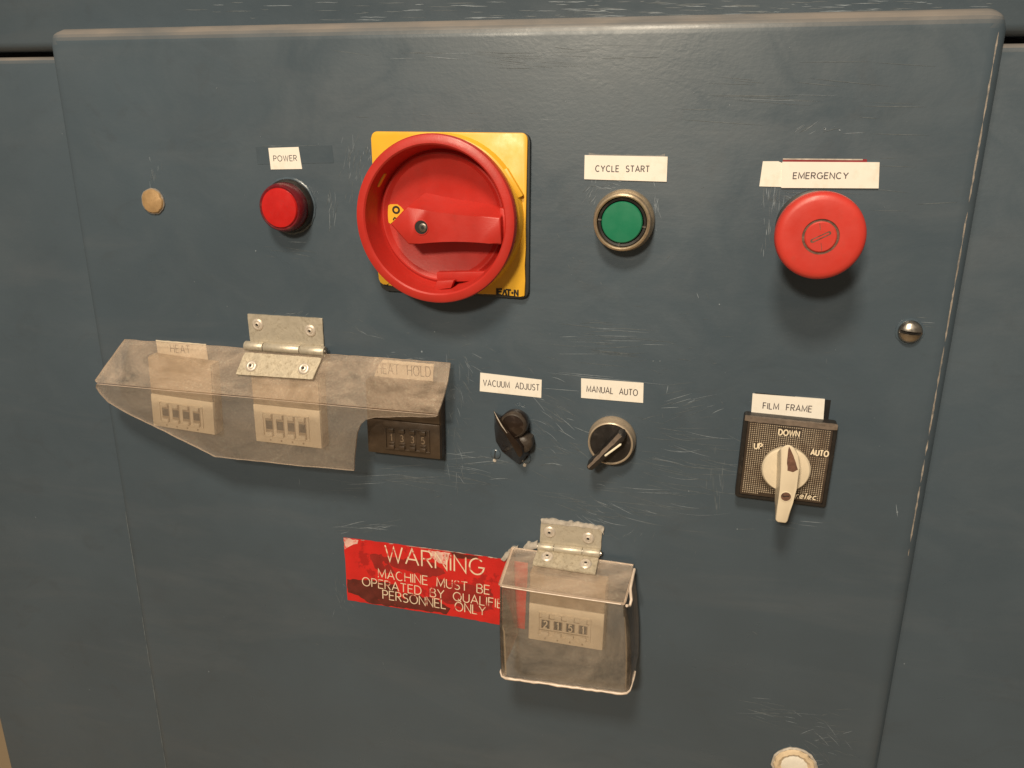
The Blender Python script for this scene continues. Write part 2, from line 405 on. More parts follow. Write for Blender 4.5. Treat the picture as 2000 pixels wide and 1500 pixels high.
cab = thing('machine_cabinet', 'large dark slate painted steel cabinet behind the raised control panel', 'cabinet', (0, -ZC, -DEP))
gapy = (P(40, 103, -DEP).y + P(1992, 84, -DEP).y) / 2 + ZC
cl = P(9, 1462, -DEP).x
prism('lower_panel', rect(cl, .62, .03, gapy - .0012), -.55, 0, M['paint_wall'], cab, .004, seg=3)
prism('upper_panel', rect(cl, .62, gapy + .0022, gapy + .62), -.55, .0015, M['paint_wall'], cab, .005, seg=3)
prism('gap_backing', rect(cl + .01, .61, gapy - .02, gapy + .03), -.54, -.02, M['hole'], cab)

panel = thing('control_panel', 'raised slate painted steel control panel with rounded top corners', 'control panel', (0, 0, 0))
bm = bmesh.new(); add_prism(bm, rect(X0, X1, -.72, YT), -DEP - .004, 0, None, .0090, 7)
link_bm('enclosure', bm, M['paint'], panel, 40)

# right rim: highlight and chipping painted as a broken strip; left rim: rubbed line
rnd = random.Random(5)
def edge_strip(pts, wd, c, seed):
    rr = random.Random(seed); bm = bmesh.new(); k = 0
    for (a, b) in zip(pts, pts[1:]):
        n = max(2, int((b - a).length / .0022)); d = (b - a).normalized(); nx = Vector((-d.y, d.x, 0)); i = 0
        while i < n:
            L = rr.randint(3, 16); i1 = min(n, i + L)
            if rr.random() < .93 and i1 - i > 1:
                A = []; B = []
                for j in range(i, i1 + 1):
                    p = a + (b - a) * (j / n); e = min(1, (j - i + .3) / 2, (i1 - j + .3) / 2)
                    s = wd * rr.uniform(.55, 1) * e; o2 = rr.uniform(-.10, .10) * wd
                    A.append(bm.verts.new(p + nx * (s / 2 + o2) + Vector((0, 0, c)))); B.append(bm.verts.new(p - nx * (s / 2 - o2) + Vector((0, 0, c))))
                for j in range(len(A) - 1): bm.faces.new((B[j], B[j + 1], A[j + 1], A[j]))
            i = i1 + rr.randint(0, 2)
    return bm
re_ = [P(1955, 62), P(1938, 240), P(1885, 480), P(1850, 760), P(1795, 1090)]
re_ = [Vector((X1 - .0048, p.y, -.00096)) for p in re_]
o = link_bm('worn_edge_highlight', edge_strip(re_, .0009, .00010, 3), M['bare_and_highlight'], panel, 0); o['kind'] = 'stuff'

le_ = [Vector((X0 + .0030, P(240, y).y, -.0020)) for y in (1000, 1200, 1495)]
o = link_bm('rubbed_edge', edge_strip(le_, .0008, .00012, 12), M['scratch_dim'], panel, 0); o['kind'] = 'stuff'
# brush marks, scratches and dried drips in the enamel: thin raised streaks, their gleam painted pale
rnd = random.Random(11); bm = bmesh.new(); ns = [0]
def sf(u, v, c): return Vector((u, v, c))
def streaks(cx, cy, rx, ry, ang, av, n, l0, l1, curv=0.0, dim=.6, wd=(.45, 1.25)):
    for _ in range(int(n * 1.7)):
        x = cx + rnd.gauss(0, .5) * rx; y = cy + rnd.gauss(0, .5) * ry
        a = math.radians(ang + rnd.uniform(-av, av)); L = rnd.uniform(l0, l1); k = rnd.uniform(-.2, 1) * curv
        m = max(4, int(L / 7)); pts = []
        for i in range(m + 1):
            t = i / m; aa = a + k * (t - .5)
            pts.append((x, y)); x += math.cos(aa) * L / m; y += math.sin(aa) * L / m
        pts = [P(*q) for q in pts]; pts = [(q.x, q.y) for q in pts]
        wdm = rnd.uniform(*wd) / 3600
        if any(q[0] > X1 - .0095 or q[0] < X0 + .0095 or q[1] > YT - .0095 for q in pts): continue
        ns[0] = (ns[0] + 1) % 60
        ribbon(bm, pts, wdm, sf, 0, .00003 + .000002 * ns[0], True, 1 if rnd.random() < dim else 0)
streaks(1150, 780, 420, 300, 6, 25, 60, 6, 30, .5, .97, (.3, .8))
streaks(1000, 750, 700, 500, 60, 90, 50, 4, 16, .5, .97, (.4, 1.2))
streaks(1060, 800, 60, 70, 35, 25, 26, 15, 50, .8, .75)
streaks(1090, 880, 70, 60, 20, 30, 18, 12, 45, .8, .7)
streaks(1300, 890, 90, 90, 8, 10, 34, 30, 120, -.7, .85)
streaks(1330, 790, 60, 40, -12, 14, 12, 15, 60, .3, .7)
streaks(1180, 1000, 80, 40, 22, 16, 18, 15, 70, -.6, .7)
streaks(1210, 990, 160, 60, 8, 10, 22, 30, 130, -.3, .85)
streaks(1140, 660, 80, 50, 3, 6, 24, 25, 110, 0, .85)
streaks(900, 720, 30, 60, 60, 35, 14, 10, 35, .5, .7)
streaks(890, 850, 16, 90, 75, 25, 16, 12, 40, .5, .65)
streaks(900, 910, 70, 25, 5, 12, 16, 20, 90, .2, .8)
streaks(760, 930, 120, 30, 5, 8, 16, 25, 120, 0, .9)
streaks(690, 310, 24, 60, 100, 15, 22, 8, 30, .3, .6)
streaks(720, 290, 12, 20, 95, 25, 8, 5, 14, .3, .3)
streaks(650, 400, 10, 50, 95, 15, 9, 8, 40, .3, .5)
streaks(300, 335, 16, 30, 90, 16, 9, 6, 24, .2, .6)
streaks(700, 650, 40, 40, 30, 20, 8, 10, 40, .6, .7)
streaks(770, 700, 70, 14, 12, 25, 12, 6, 30, .3, .55)
streaks(560, 613, 40, 5, -20, 30, 9, 4, 14, 0, .5)
streaks(1510, 378, 22, 24, 90, 16, 12, 10, 34, 0, .6)
streaks(1535, 385, 40, 16, 8, 25, 14, 10, 50, -.5, .6)
streaks(1575, 258, 30, 6, -22, 14, 5, 10, 34, .2, .15)
streaks(1500, 420, 10, 60, 95, 12, 8, 10, 30, .3, .6)
streaks(1280, 400, 5, 50, 90, 20, 9, 6, 22, .3, .35)
streaks(1160, 370, 10, 30, 110, 30, 10, 5, 22, .3, .35)
streaks(1180, 362, 30, 8, 10, 25, 8, 5, 30, .3, .3)
streaks(1400, 930, 20, 60, 88, 10, 10, 10, 50, .1, .85)
streaks(1810, 640, 40, 30, 4, 6, 14, 15, 60, 0, .6)
streaks(1700, 300, 150, 130, 2, 5, 8, 30, 130, 0, .97)
streaks(1450, 170, 200, 60, 2, 4, 9, 40, 190, 0, .95)
streaks(1000, 110, 300, 25, 3, 6, 22, 20, 110, 0, .93)
streaks(1600, 1440, 50, 60, 20, 40, 30, 8, 50, .4, .7)
streaks(1480, 1390, 60, 20, 10, 10, 14, 20, 90, 0, .7)
streaks(690, 1030, 60, 12, -4, 10, 16, 10, 50, .2, .7)
streaks(664, 1150, 14, 50, 80, 30, 10, 8, 26, .3, .8)
streaks(1240, 1040, 30, 20, 130, 30, 5, 8, 22, .4, .6)
streaks(1560, 1020, 60, 8, 6, 5, 4, 20, 60, 0, .6)
streaks(560, 490, 50, 30, 5, 8, 6, 15, 50, 0, .6)
streaks(870, 270, 160, 60, 2, 5, 12, 15, 60, 0, .9)
streaks(560, 285, 60, 2, 0, 2, 4, 30, 60, 0, .8)
# straight pencil-like score above the selector label
for q in (((1070, 728), (1305, 752)), ((1090, 727), (1200, 737)), ((1060, 758), (1134, 764)), ((1305, 752), (1302, 768)), ((1200, 350), (1215, 356)), ((1750, 984), (1753, 1009))):
    v = [P(q[0][0] + (q[1][0] - q[0][0]) * t / 6, q[0][1] + (q[1][1] - q[0][1]) * t / 6) for t in range(7)]
    ribbon(bm, [(k.x, k.y) for k in v], .00035, sf, 0, .00016, True, 0)
for (x, y, r) in ((444, 598, 1.2), (70, 1010, 1.5), (175, 1347, 1.4), (1611, 252, 2), (1752, 1000, 2), (1766, 1296, 1.4), (824, 687, 2.2), (122, 261, 1), (408, 1311, 2.0),
                  (849, 648, 1.4), (1405, 594, 1.5), (1276, 705, 1.4), (1289, 705, 1.4), (424, 172, 1), (1105, 198, 1.1), (500, 490, 2), (1440, 1033, 1.4), (1425, 205, 1.1),
                  (1345, 959, 1.5), (520, 400, 1), (380, 550, 1.2), (1640, 254, 1.5), (1610, 251, 1.3)):
    c = P(x, y); add = [bm.verts.new((c.x + r / 3600 * math.cos(a) * rnd.uniform(.6, 1.2), c.y + r / 3600 * math.sin(a) * rnd.uniform(.6, 1.4), .0002)) for a in [i * math.pi / 3.5 for i in range(7)]]
    bm.faces.new(add)
for _ in range(130):
    c = P(rnd.uniform(150, 1850), rnd.uniform(90, 1490)); r = rnd.uniform(.3, .8) / 3600
    if not (X0 + .01 < c.x < X1 - .01): continue
    add = [bm.verts.new((c.x + r * math.cos(a) * rnd.uniform(.6, 1.2), c.y + r * math.sin(a), .0002)) for a in [i * math.pi / 2.5 for i in range(5)]]
    bm.faces.new(add)
o = link_bm('paint_scratches', bm, None, panel, 0, [M['scratch'], M['scratch_dim']]); o['kind'] = 'stuff'
# the cabinet's own streaks above the panel, with lamp glow painted in pale
bm = bmesh.new(); rnd = random.Random(4)
def P_u(x, y): return P(x, y, -DEP + .0015)
for _ in range(150):
    x = rnd.uniform(350, 1900) if rnd.random() < .35 else rnd.gauss(1330, 260); y = rnd.uniform(2, 46 - (x - 350) * .012)
    if y > 40 or x > 1900: y = rnd.uniform(2, 28)
    L = rnd.uniform(6, 60); pts = [P_u(x + L * i / 5, y + rnd.uniform(-.5, .5)) - Vector((0, -ZC, -DEP)) for i in range(6)]
    ribbon(bm, [(q.x, q.y) for q in pts], rnd.uniform(.6, 1.4) / 3600, sf, .0015, .00003 + .000001 * (_ % 60), True, 1 if rnd.random() < .62 else 0)
o = link_bm('paint_glow_streaks', bm, None, cab, 0, [M['scratch'], M['scratch_dim']]); o['kind'] = 'stuff'

# ------------------------------------------------------------------ paper labels
def sticker(name, label, quad, words=None, wz=.00035, m='label', ink='ink', group=None, amp=0.0, cat='label'):
    c = [sum(q[i] for q in quad) / len(quad) for i in (0, 1)]
    t = thing(name, label, cat, P(c[0], c[1], 0), group)
    poly = [lp(t, x, y, wz) for x, y in quad]
    prism('paper', rough(poly, .003, amp, 7) if amp else poly, 0.00001, wz, M[m], t, smooth=0)
    for k in (words or []):
        text('lettering', k[0], t, k[1], k[2], k[3], k[4] / 1000, wz, M[ink], k[5] if len(k) > 5 else 0.0, k[6] if len(k) > 6 else .26)
    return t
sticker('paper_label', 'small cream paper label reading POWER above the red pilot lamp', [(524, 289), (583, 287), (590, 330), (529, 331)],
        [('POWER', (535, 315), (580, 314), 10.5, .42)])
t = sticker('tape_strip', 'faint slate coloured tape strip behind the POWER label', [(499, 287), (648, 284), (652, 318), (503, 321)], m='paint', wz=.00014, cat='tape')
sticker('paper_label', 'wide cream paper label reading CYCLE START above the green button', [(1142, 303), (1304, 306), (1302, 355), (1141, 350)],
        [('CYCLE START', (1163, 335), (1268, 336), 11.5, .52)], wz=.0006)
t = sticker('tape_strip', 'thin old tape edge showing above the CYCLE START label', [(1150, 298), (1165, 301), (1290, 303), (1299, 300), (1300, 330), (1150, 326)], m='tape', wz=.0003, cat='tape', amp=.0003)
sticker('paper_label', 'short older cream label sticking out left from under the EMERGENCY label', [(1490, 315), (1520, 315), (1536, 322), (1560, 322), (1560, 366), (1483, 364)], m='label', wz=.0004)
t = sticker('paper_label', 'long cream paper label reading EMERGENCY above the red mushroom button', [(1528, 316), (1718, 317), (1716, 368), (1526, 367)],
        [('EMERGENCY', (1549, 349), (1656, 349), 11.5, .52)], wz=.0009)
t = sticker('tape_strip', 'dark red tape edge showing above the EMERGENCY label', [(1529, 310), (1693, 311), (1695, 330), (1529, 330)], m='tape_red', wz=.00036, cat='tape')
bm = bmesh.new(); ribbon(bm, [lp(t, x, 310.5 + (x - 1529) * .008, .0004) for x in range(1529, 1696, 12)], .0006, sf, .0004, .00003); link_bm('frayed_edge', bm, M['flake_and_glint'], t, 0)
sticker('paper_label', 'cream paper label reading VACUUM ADJUST above the black pointer knob', [(938, 728), (1058, 742), (1057, 777), (937, 764)],
        [('VACUUM ADJUST', (944, 753), (1053, 763), 11.5, .48)])
sticker('paper_label', 'cream paper label reading MANUAL AUTO above the black selector switch', [(1135, 739), (1257, 748), (1256, 787), (1135, 777)],
        [('MANUAL AUTO', (1146, 765), (1245, 773), 11.5, .52)])
sticker('tape_strip', 'black tape behind the FILM FRAME label', [(1475, 767), (1623, 782), (1617, 826), (1472, 812)], m='tape_black', wz=.0004, cat='tape')
sticker('paper_label', 'cream paper label reading FILM FRAME above the ivory rotary switch', [(1470, 769), (1611, 780), (1608, 822), (1467, 810)],
        [('FILM FRAME', (1490, 798), (1585, 805), 11.5, .52)], wz=.0009)
sticker('paper_label', 'stained old label reading HEAT under the clear plastic cover', [(304, 664), (402, 672), (407, 706), (309, 697)],
        [('HEAT', (334, 688), (372, 691), 15, .42)], m='label_old', ink='ink_old', amp=.0002)
sticker('paper_label', 'stained old label reading HEAT HOLD under the clear plastic cover', [(748, 702), (847, 711), (846, 745), (731, 735), (735, 722)],
        [('HEAT HOLD', (737, 729), (841, 736), 19, .55)], m='label_old', ink='ink_old', amp=.0003)

# ------------------------------------------------------------------ round plug, screw, putty plug
t = thing('hole_plug', 'small round tan lacquered plug left of the red pilot lamp', 'plug', P(300, 393))
lathe('cap', [(.0074, 0), (.0072, .0013), (.0066, .0020), (.0040, .0026), (0, .0028)], M['plug'], t, 40, wob=.035, seed=2)
lathe('rim', [(.0074, 0), (.0079, .0003), (.0077, .0009), (.0070, .0010)], M['bare_and_highlight'], t, 40, wob=.03, seed=4)

t = thing('panel_screw', 'slotted domed steel screw near the right edge of the panel', 'screw', P(1777, 647))
bm = bmesh.new(); rs_ = .0058; sw = .00072
ys_ = [-rs_ * .999 + i * .0006 for i in range(9)] + [-sw - .00004, -sw, 0, sw, sw + .00004] + [rs_ * .999 - (8 - i) * .0006 for i in range(9)]
grid = []
for y in ys_:
    hx = math.sqrt(max(1e-10, rs_ ** 2 - y * y)); row = []
    for k in range(25):
        x = -hx * math.cos(math.pi * k / 24); q = math.hypot(x, y) / rs_
        z = .0010 + .0036 * math.sqrt(max(0, 1 - q * q * .98)) if abs(y) > sw + .00001 else min(.0022, .0010 + .0036 * math.sqrt(max(0, 1 - q * q * .98)))
        row.append(bm.verts.new((x, y, z)))
    grid.append(row)
for A, B in zip(grid, grid[1:]):
    for k in range(24): bm.faces.new((A[k], A[k + 1], B[k + 1], B[k]))
Rm = Matrix.Rotation(math.radians(-4), 4, 'Z')
for v in bm.verts: v.co = Rm @ v.co
link_bm('head', bm, M['steel'], t, 40)
lathe('shank', [(.0058, 0), (.0058, .0012)], M['steel'], t, 40)
prism('slot', rect(-.0050, .0050, -sw, sw), .0018, .00225, M['hole'], t, T=Rm)
lathe('washer', [(.0068, 0), (.0068, .0005), (.0055, .0006)], M['screw_paint'], t, 40, wob=.03)

t = thing('putty_plug', 'round cream putty filled hole at the bottom of the panel', 'plug', P(1551, 1494))
lathe('rim', [(.0118, 0), (.0122, .0012), (.0116, .0024), (.0100, .0030), (.0086, .0022), (.0078, .0012)], M['putty'], t, 44, wob=.05, seed=3)
lathe('filling', [(.0086, .0008), (.0066, .0020), (.0030, .0026), (0, .0024)], M['putty_white'], t, 40, wob=.05, seed=9)
lathe('collar', [(.0134, 0), (.0136, .0008), (.0128, .0014), (.0119, .0010)], M['flake_and_glint'], t, 44, wob=.02, seed=8)

# ------------------------------------------------------------------ red pilot lamp
t = thing('pilot_lamp', 'round red pilot lamp with dirty black bezel under the POWER label', 'lamp', P(567, 402))
lathe('bezel', [(.0150, 0), (.0153, .0010), (.0150, .0030), (.0140, .0045), (.0128, .0046), (.0128, .0030)], M['black'], t, 56, wob=.006)
lathe('lens_skirt', [(.0128, .0030), (.0138, .0048), (.0137, .0096), (.0130, .0118), (.0122, .0126), (.0112, .0124)], M['red_deep'], t, 56)
lathe('lens', [(.0113, .0100), (.0112, .0126), (.0106, .0134), (.0070, .0138), (0, .0139)], M['red_lens'], t, 56)
lathe('paint_ring', [(.0160, 0), (.0163, .0004), (.0156, .0008), (.0150, .0008)], M['screw_paint'], t, 56, wob=.02, seed=6)

# ------------------------------------------------------------------ green push button
t = thing('push_button', 'green push button in a tarnished brass coloured ring under CYCLE START', 'button', P(1219, 430))
lathe('bezel', [(.0160, 0), (.0162, .0010), (.0158, .0040), (.0148, .0055), (.0150, .0090), (.0146, .0104), (.0137, .0110), (.0130, .0104), (.0128, .0070)], M['brass'], t, 64)
lathe('inner_ring', [(.0128, .0085), (.0124, .0092), (.0112, .0090), (.0110, .0050)], M['black'], t, 56)
lathe('button_cap', [(.0106, .0050), (.0106, .0098), (.0101, .0104), (.0060, .0106), (0, .0106)], M['green'], t, 56)
for a in (175, -10, -95):
    Tm = Matrix.Rotation(math.radians(a), 4, 'Z')
    prism('index_tab', rect(.0108, .0125, -.0004, .0004), .0085, .0097, M['steel'], t, T=Tm)

# ------------------------------------------------------------------ emergency mushroom
eo = P(1603, 463, .036); t = thing('emergency_button', 'large red mushroom head stop button under the EMERGENCY label', 'button', (eo.x, eo.y, 0))
R = .0204
lathe('collar', [(.0185, 0), (.0185, .0040), (.0165, .0055), (.0140, .0060), (.0140, .0200)], M['grey_base'], t, 56)
lathe('mushroom_head', [(.0125, .0190), (.0165, .0200), (.0190, .0235), (R - .0002, .0275), (R, .0305), (R - .0003, .0335), (R - .0010, .0347), (R - .0022, .0355), (R - .0038, .0358), (.0130, .0359), (.0083, .0358), (.0081, .0345)], M['red_bright'], t, 72)
lathe('groove', [(.0083, .0340), (.0083, .0352), (.0071, .0352), (.0071, .0340)], M['recess_brown'], t, 56)
lathe('centre_disc', [(.0071, .0335), (.0071, .0356), (.0066, .0360), (0, .0360)], M['red_bright'], t, 56)
Tm = Matrix.Rotation(math.radians(29), 4, 'Z')
sl = [(x, y) for x, y in [(.0040 + .0009 * math.cos(a), .0009 * math.sin(a)) for a in [(-90 + 18 * i) * math.pi / 180 for i in range(11)]]]
sl += [(-x, -y) for x, y in sl]
prism('key_slot', sl, .0340, .03606, M['recess_brown'], t, T=Tm)
prism('slot_core', [(x * .82, y * .45) for x, y in sl], .0340, .03612, M['red_bright'], t, T=Tm)
bm = bmesh.new(); ribbon(bm, [(-.0012, .0064), (-.0004, .0030)], .00022, sf, .0360, .00004); ribbon(bm, [(.0004, -.0026), (.0012, -.0064)], .00022, sf, .0360, .00004)
link_bm('seam', bm, M['recess_brown'], t, 0)

# ------------------------------------------------------------------ red and yellow rotary main switch
ro = (P(725, 257, .004) + P(1030, 259, .004) + P(1026, 580, .004) + P(742, 567, .004)) / 4
t = thing('main_switch', 'large red rotary main switch on a square yellow plate', 'switch', (ro.x, ro.y, 0))
def rr_rect(h, r, n=6, dx=0, dy=0):
    o = []
    for cx, cy, a in ((h - r, h - r, 0), (-h + r, h - r, 90), (-h + r, -h + r, 180), (h - r, -h + r, 270)):
        o += [(cx + dx + r * math.cos(math.radians(a + 90 * i / n)), cy + dy + r * math.sin(math.radians(a + 90 * i / n))) for i in range(n + 1)]
    return o
prism('base_plate', rr_rect(.0440, .004, dx=.0008, dy=-.0004), 0, .0030, M['grey_base'], t, .0006)
yp = rr_rect(.0438, .0035)
yp = [(x, y) for x, y in yp if not (y < -.040 and x < .02)]
# ragged lower left where old paint was scraped off the plate
k = [i for i, p in enumerate(yp) if p[0] < -.04 and p[1] < 0 or (p[0] < -.0437 and p[1] > 0)]
poly = [p for p in yp if p[1] > 0]
poly = poly[:] + [(-.0438, -.030), (-.0434, -.0375), (-.0425, -.0395), (-.0405, -.0408), (-.0385, -.0402), (-.0355, -.0414), (-.0335, -.0409), (-.030, -.0425), (-.020, -.0428), (-.005, -.0430), (.004, -.0428),
         (.0075, -.0432), (.0098, -.0430), (.0105, -.0424), (.015, -.0427), (.019, -.0425), (.021, -.0429), (.030, -.0427), (.036, -.0430), (.0405, -.0432), (.0424, -.0431), (.0430, -.0424), (.0432, -.034), (.0429, -.026), (.0434, -.016), (.0432, -.006)]
prism('yellow_plate', poly, .0026, .0046, M['yellow'], t, .0007)
prism('collar_tab', [(.030, .0245), (.0335, .0260), (.0425, .0120), (.0395, .0105)], .0044, .0078, M['yellow'], t, .0005)
dc = P(846, 432, .0225) - Vector((ro.x, ro.y, 0)); cx, cy = dc.x, dc.y
RO = .0447
lathe('yellow_collar', [(.0447, .0045), (.0441, .0064), (.0432, .0080), (.0418, .0084), (.0412, .0070)], M['yellow'], t, 72, (cx + .0006, cy))
dish = lathe('dial_cup', [(RO - .0022, .0080), (RO - .0012, .0120), (RO - .0002, .0170), (RO, .0200), (RO - .0006, .0216), (RO - .0020, .0224), (RO - .0048, .0225), (RO - .0056, .0218),
                   (RO - .0060, .0200), (RO - .0078, .0085), (RO - .0086, .0068), (RO - .0098, .0062), (0, .0062)], M['red'], t, 96, (cx, cy))
lathe('inner_step', [(.0370, .0062), (.0348, .0080), (.0340, .0080), (.0318, .0062)], M['red'], t, 80, (cx, cy))
def hl(x, y, wz): return lp(t, x, y, wz)
def smooth_line(a, b, bow, n=8):
    d = Vector(b) - Vector(a); nx = Vector((-d.y, d.x)).normalized()
    return [(a[0] + d.x * i / n + nx.x * bow * math.sin(math.pi * i / n), a[1] + d.y * i / n + nx.y * bow * math.sin(math.pi * i / n)) for i in range(n + 1)]
HF = .0228
tip, ul, ur, lr, ll = hl(763, 438, HF), hl(794, 404, HF), hl(977, 425, HF), hl(979, 478, HF), hl(798, 478, HF)
face = [tip] + smooth_line(ll, lr, .0016) + smooth_line(ur, ul, .0011)
ftip, ful, fur, flr, fll = [(q[0] * 1.0, q[1]) for q in (tip, ul, ur, lr, ll)]
gx = lambda p, dx, dy: (p[0] + dx, p[1] + dy)
base = [hl(768, 432, .007)] + [gx(q, 0, -.0012) for q in smooth_line(ll, lr, .0016)] + smooth_line(hl(990, 404, .010), hl(826, 377, .010), .0008)
bm = bmesh.new(); add_prism(bm, base, .0060, HF, None, .0009, 3, face); link_bm('grip_handle', bm, M['red'], t, 40)
hp = hl(823, 444, HF)
prism('grip_root', [gx(ur, -.002, .0046), gx(lr, -.002, -.0012), gx(lr, .0042, -.0012), gx(ur, .0042, .0036)], .0062, .0180, M['red'], t, .001)
lathe('screw_hole', [(.0041, HF - .0010), (.0041, HF + .0003), (.0037, HF + .00035), (.0036, HF + .0001)], M['red'], t, 32, hp)
lathe('hole_shadow', [(.0037, HF + .00022), (0, HF + .00022)], M['hole'], t, 32, hp)
lathe('handle_screw', [(.0023, HF + .0002), (.0022, HF + .0006), (.0015, HF + .0008), (0, HF + .0006)], M['steel'], t, 24, (hp[0] + .0009, hp[1] - .0001))
lathe('screw_socket', [(.0009, HF + .00075), (.0009, HF + .00095), (0, HF + .00095)], M['hole'], t, 8, (hp[0] + .0009, hp[1]))
wn = [hl(*q, .0064) for q in ((754, 404), (762, 399), (776, 399), (783, 404), (790, 412), (763, 437), (755, 432))]
prism('position_window', wn, .0055, .0065, M['yellow'], t)
text('lettering', 'O', t, (768, 416), (780, 416), 12, .0011, .0066, M['black'])
bm = bmesh.new(); ribbon(bm, [hl(768, 430, .0066), hl(769, 427, .0066), hl(771, 425, .0066), hl(774, 427, .0066)], .0007, sf, .0066, .00004); link_bm('lettering', bm, M['black'], t, 0)
prism('window_edge', [hl(*q, .007) for q in ((751, 404), (754, 402), (756, 434), (753, 432))], .0058, .0070, M['black'], t)
sv = Vector(hl(745, 353, .015)) - Vector((cx, cy)); sa = math.atan2(sv.y, sv.x)
prism('padlock_slot', rect(.0371, .0386, -.0042, .0042), .0125, .0150, M['yellow'], t, .0004, T=Matrix.Translation((cx, cy, 0)) @ Matrix.Rotation(sa, 4, 'Z'))
nt_ = [hl(*q, .0165) for q in ((853, 549), (886, 548), (880, 563), (846, 567))]
prism('rim_notch', nt_, .0120, .0162, M['red'], t, .0003)
prism('cup_flat', [hl(*q, .0125) for q in ((850, 533), (955, 531), (925, 551), (852, 552))], .0060, .0110, M['red'], t, .0006)
# maker's block lettering on the lower right of the plate
def blk(px): return [hl(x, y, .0047) for x, y in px]
bm = bmesh.new()
for k, s in enumerate([[(969, 563), (981, 563), (981, 566), (974, 566), (974, 568), (980, 568), (980, 571), (974, 572), (974, 573.5), (979, 574), (978, 577), (969, 576)],
          [(984, 565), (988, 565), (991, 577), (987.5, 577), (986, 570), (983, 577), (980, 577)], [(988.5, 564), (998, 565), (998, 568), (995, 568), (995, 577.5), (991.7, 577), (991.7, 567.5), (988.5, 567)],
          [(1003.5, 565.5), (1007, 566), (1010, 573), (1010, 566), (1013, 566), (1013, 578), (1010, 578), (1006.5, 571), (1006.5, 578), (1003.5, 577.7)]]):
    add_prism(bm, blk(s), .0046, .00485)
add_prism(bm, circ(*hl(1000.7, 572, .0047), .00062, 12), .0046, .00485)
link_bm('lettering', bm, M['black'], t, 0)
bm = bmesh.new(); ribbon(bm, [hl(x, y, .0047) for x, y in ((748, 556), (752, 557), (756, 556.5), (760, 554))], .0004, sf, .0047, .00004); link_bm('lettering', bm, M['black'], t, 0)

# ------------------------------------------------------------------ vacuum knob
t = thing('pointer_knob', 'glossy black pointer knob under the VACUUM ADJUST label', 'knob', P(1003, 833))
lathe('skirt', [(.0094, 0), (.0094, .0012), (.0088, .0022), (.0078, .0030), (.0072, .0075)], M['black_gloss'], t, 44)
kq = Vector(lp(t, 1003, 830, .009))
lathe('hub', [(.0078, .0028), (.0082, .0060), (.0080, .0088), (.0070, .0104), (.0042, .0114), (0, .0117)], M['black_gloss'], t, 40, kq)
lb = lp(t, 1022, 866, .006)
lathe('shoulder', [(.0060, .0004), (.0062, .0050), (.0058, .0075), (.0046, .0090), (.0030, .0096), (0, .0097)], M['dusty_dark'], t, 10, lb, wob=.06, seed=3)
lathe('hub_rim', [(.0079, .0090), (.0076, .0100), (.0066, .0109), (.0064, .0106)], M['dusty_dark'], t, 40, tuple(kq))
kb = [lp(t, x, y, .001) for x, y in ((965, 806), (965, 835), (968, 862), (980, 882), (1000, 898), (1014, 908), (1022, 904), (1034, 888), (1039, 868), (1032, 852), (1005, 838), (980, 814))]
kt = [lp(t, x, y, .013) for x, y in ((963, 801), (970, 822), (978, 836), (989, 852), (1000, 870), (1012, 891), (1017, 893), (1021, 886), (1018, 872), (1006, 858), (984, 834), (969, 808))]
prism('pointer_fin', kb, .0006, .0130, M['black_gloss'], t, .0007, top=kt, seg=3)
bm = bmesh.new(); ribbon(bm, [lp(t, x, y, .0132) for x, y in ((965, 804), (972, 818), (980, 832), (990, 846))], .0007, sf, .0130, .00006, True)
link_bm('ridge_highlight', bm, M['flake_and_glint'], t, 0)  # pale line painting the highlight along the fin's ridge
for (x, y, sl_) in ((968, 886, 'painted over screw standing clear of the black pointer knob'), (1027, 895, 'painted over screw tucked behind the tip of the black pointer knob')):
    s = thing('mounting_screw', sl_, 'screw', P(x, y), 'painted screws by the pointer knob')
    lathe('head', [(.0032, 0), (.0031, .0008), (.0022, .0014), (0, .0015)], M['screw_paint'], s, 28)
    prism('slot', rect(-.0026, .0026, -.0003, .0003), .0012, .00158, M['hole'], s, T=Matrix.Rotation(1.1 + x, 4, 'Z'))
    dr = P(x - 2, y + 13) - P(x, y)
    lathe('paint_drip', [(.0011, 0), (.0010, .0005), (0, .0008)], M['flake_and_glint'], s, 14, (dr.x, dr.y), wob=.15, seed=int(x))

# ------------------------------------------------------------------ manual / auto selector
t = thing('selector_switch', 'black selector lever in a tan metal ring under the MANUAL AUTO label', 'switch', P(1196, 856))
lathe('bezel', [(.0136, 0), (.0138, .0010), (.0135, .0040), (.0128, .0062), (.0130, .0078), (.0127, .0088), (.0121, .0092), (.0116, .0086), (.0115, .0070)], M['bezel_tan'], t, 60)
lathe('dial', [(.0116, .0060), (.0115, .0083), (.0100, .0085), (0, .0085)], M['black'], t, 56)
ct = lp(t, 1188, 874, .009)
HL = .0165
A, B = Vector(lp(t, 1213, 848, HL)), Vector(lp(t, 1147, 916, HL))
d = (B - A); L = d.length; d.normalize(); nx = Vector((-d.y, d.x))
if nx.x < 0: nx = -nx
def lq(s, o): v = A + d * (L * s) + nx * o; return (v.x, v.y)
top_ = [lq(.03, -.0016), lq(.5, -.0016), lq(.96, -.0014), lq(.995, -.0004), lq(.995, .0010), lq(.96, .0026), lq(.5, .0034), lq(.08, .0038), lq(.02, .0030), lq(-.01, .0008)]
mid_ = Vector((sum(p[0] for p in top_) / len(top_), sum(p[1] for p in top_) / len(top_)))
bot = [tuple(mid_ + (Vector(p) - mid_) * 1.05) for p in top_]
prism('lever', bot, .0080, HL, M['black'], t, .0005, top=top_, seg=2)
bm = bmesh.new()
up = [lq(.02, -.00155), lq(.95, -.0013)]; lo = [lq(.95, .0003), lq(.02, .0005)]
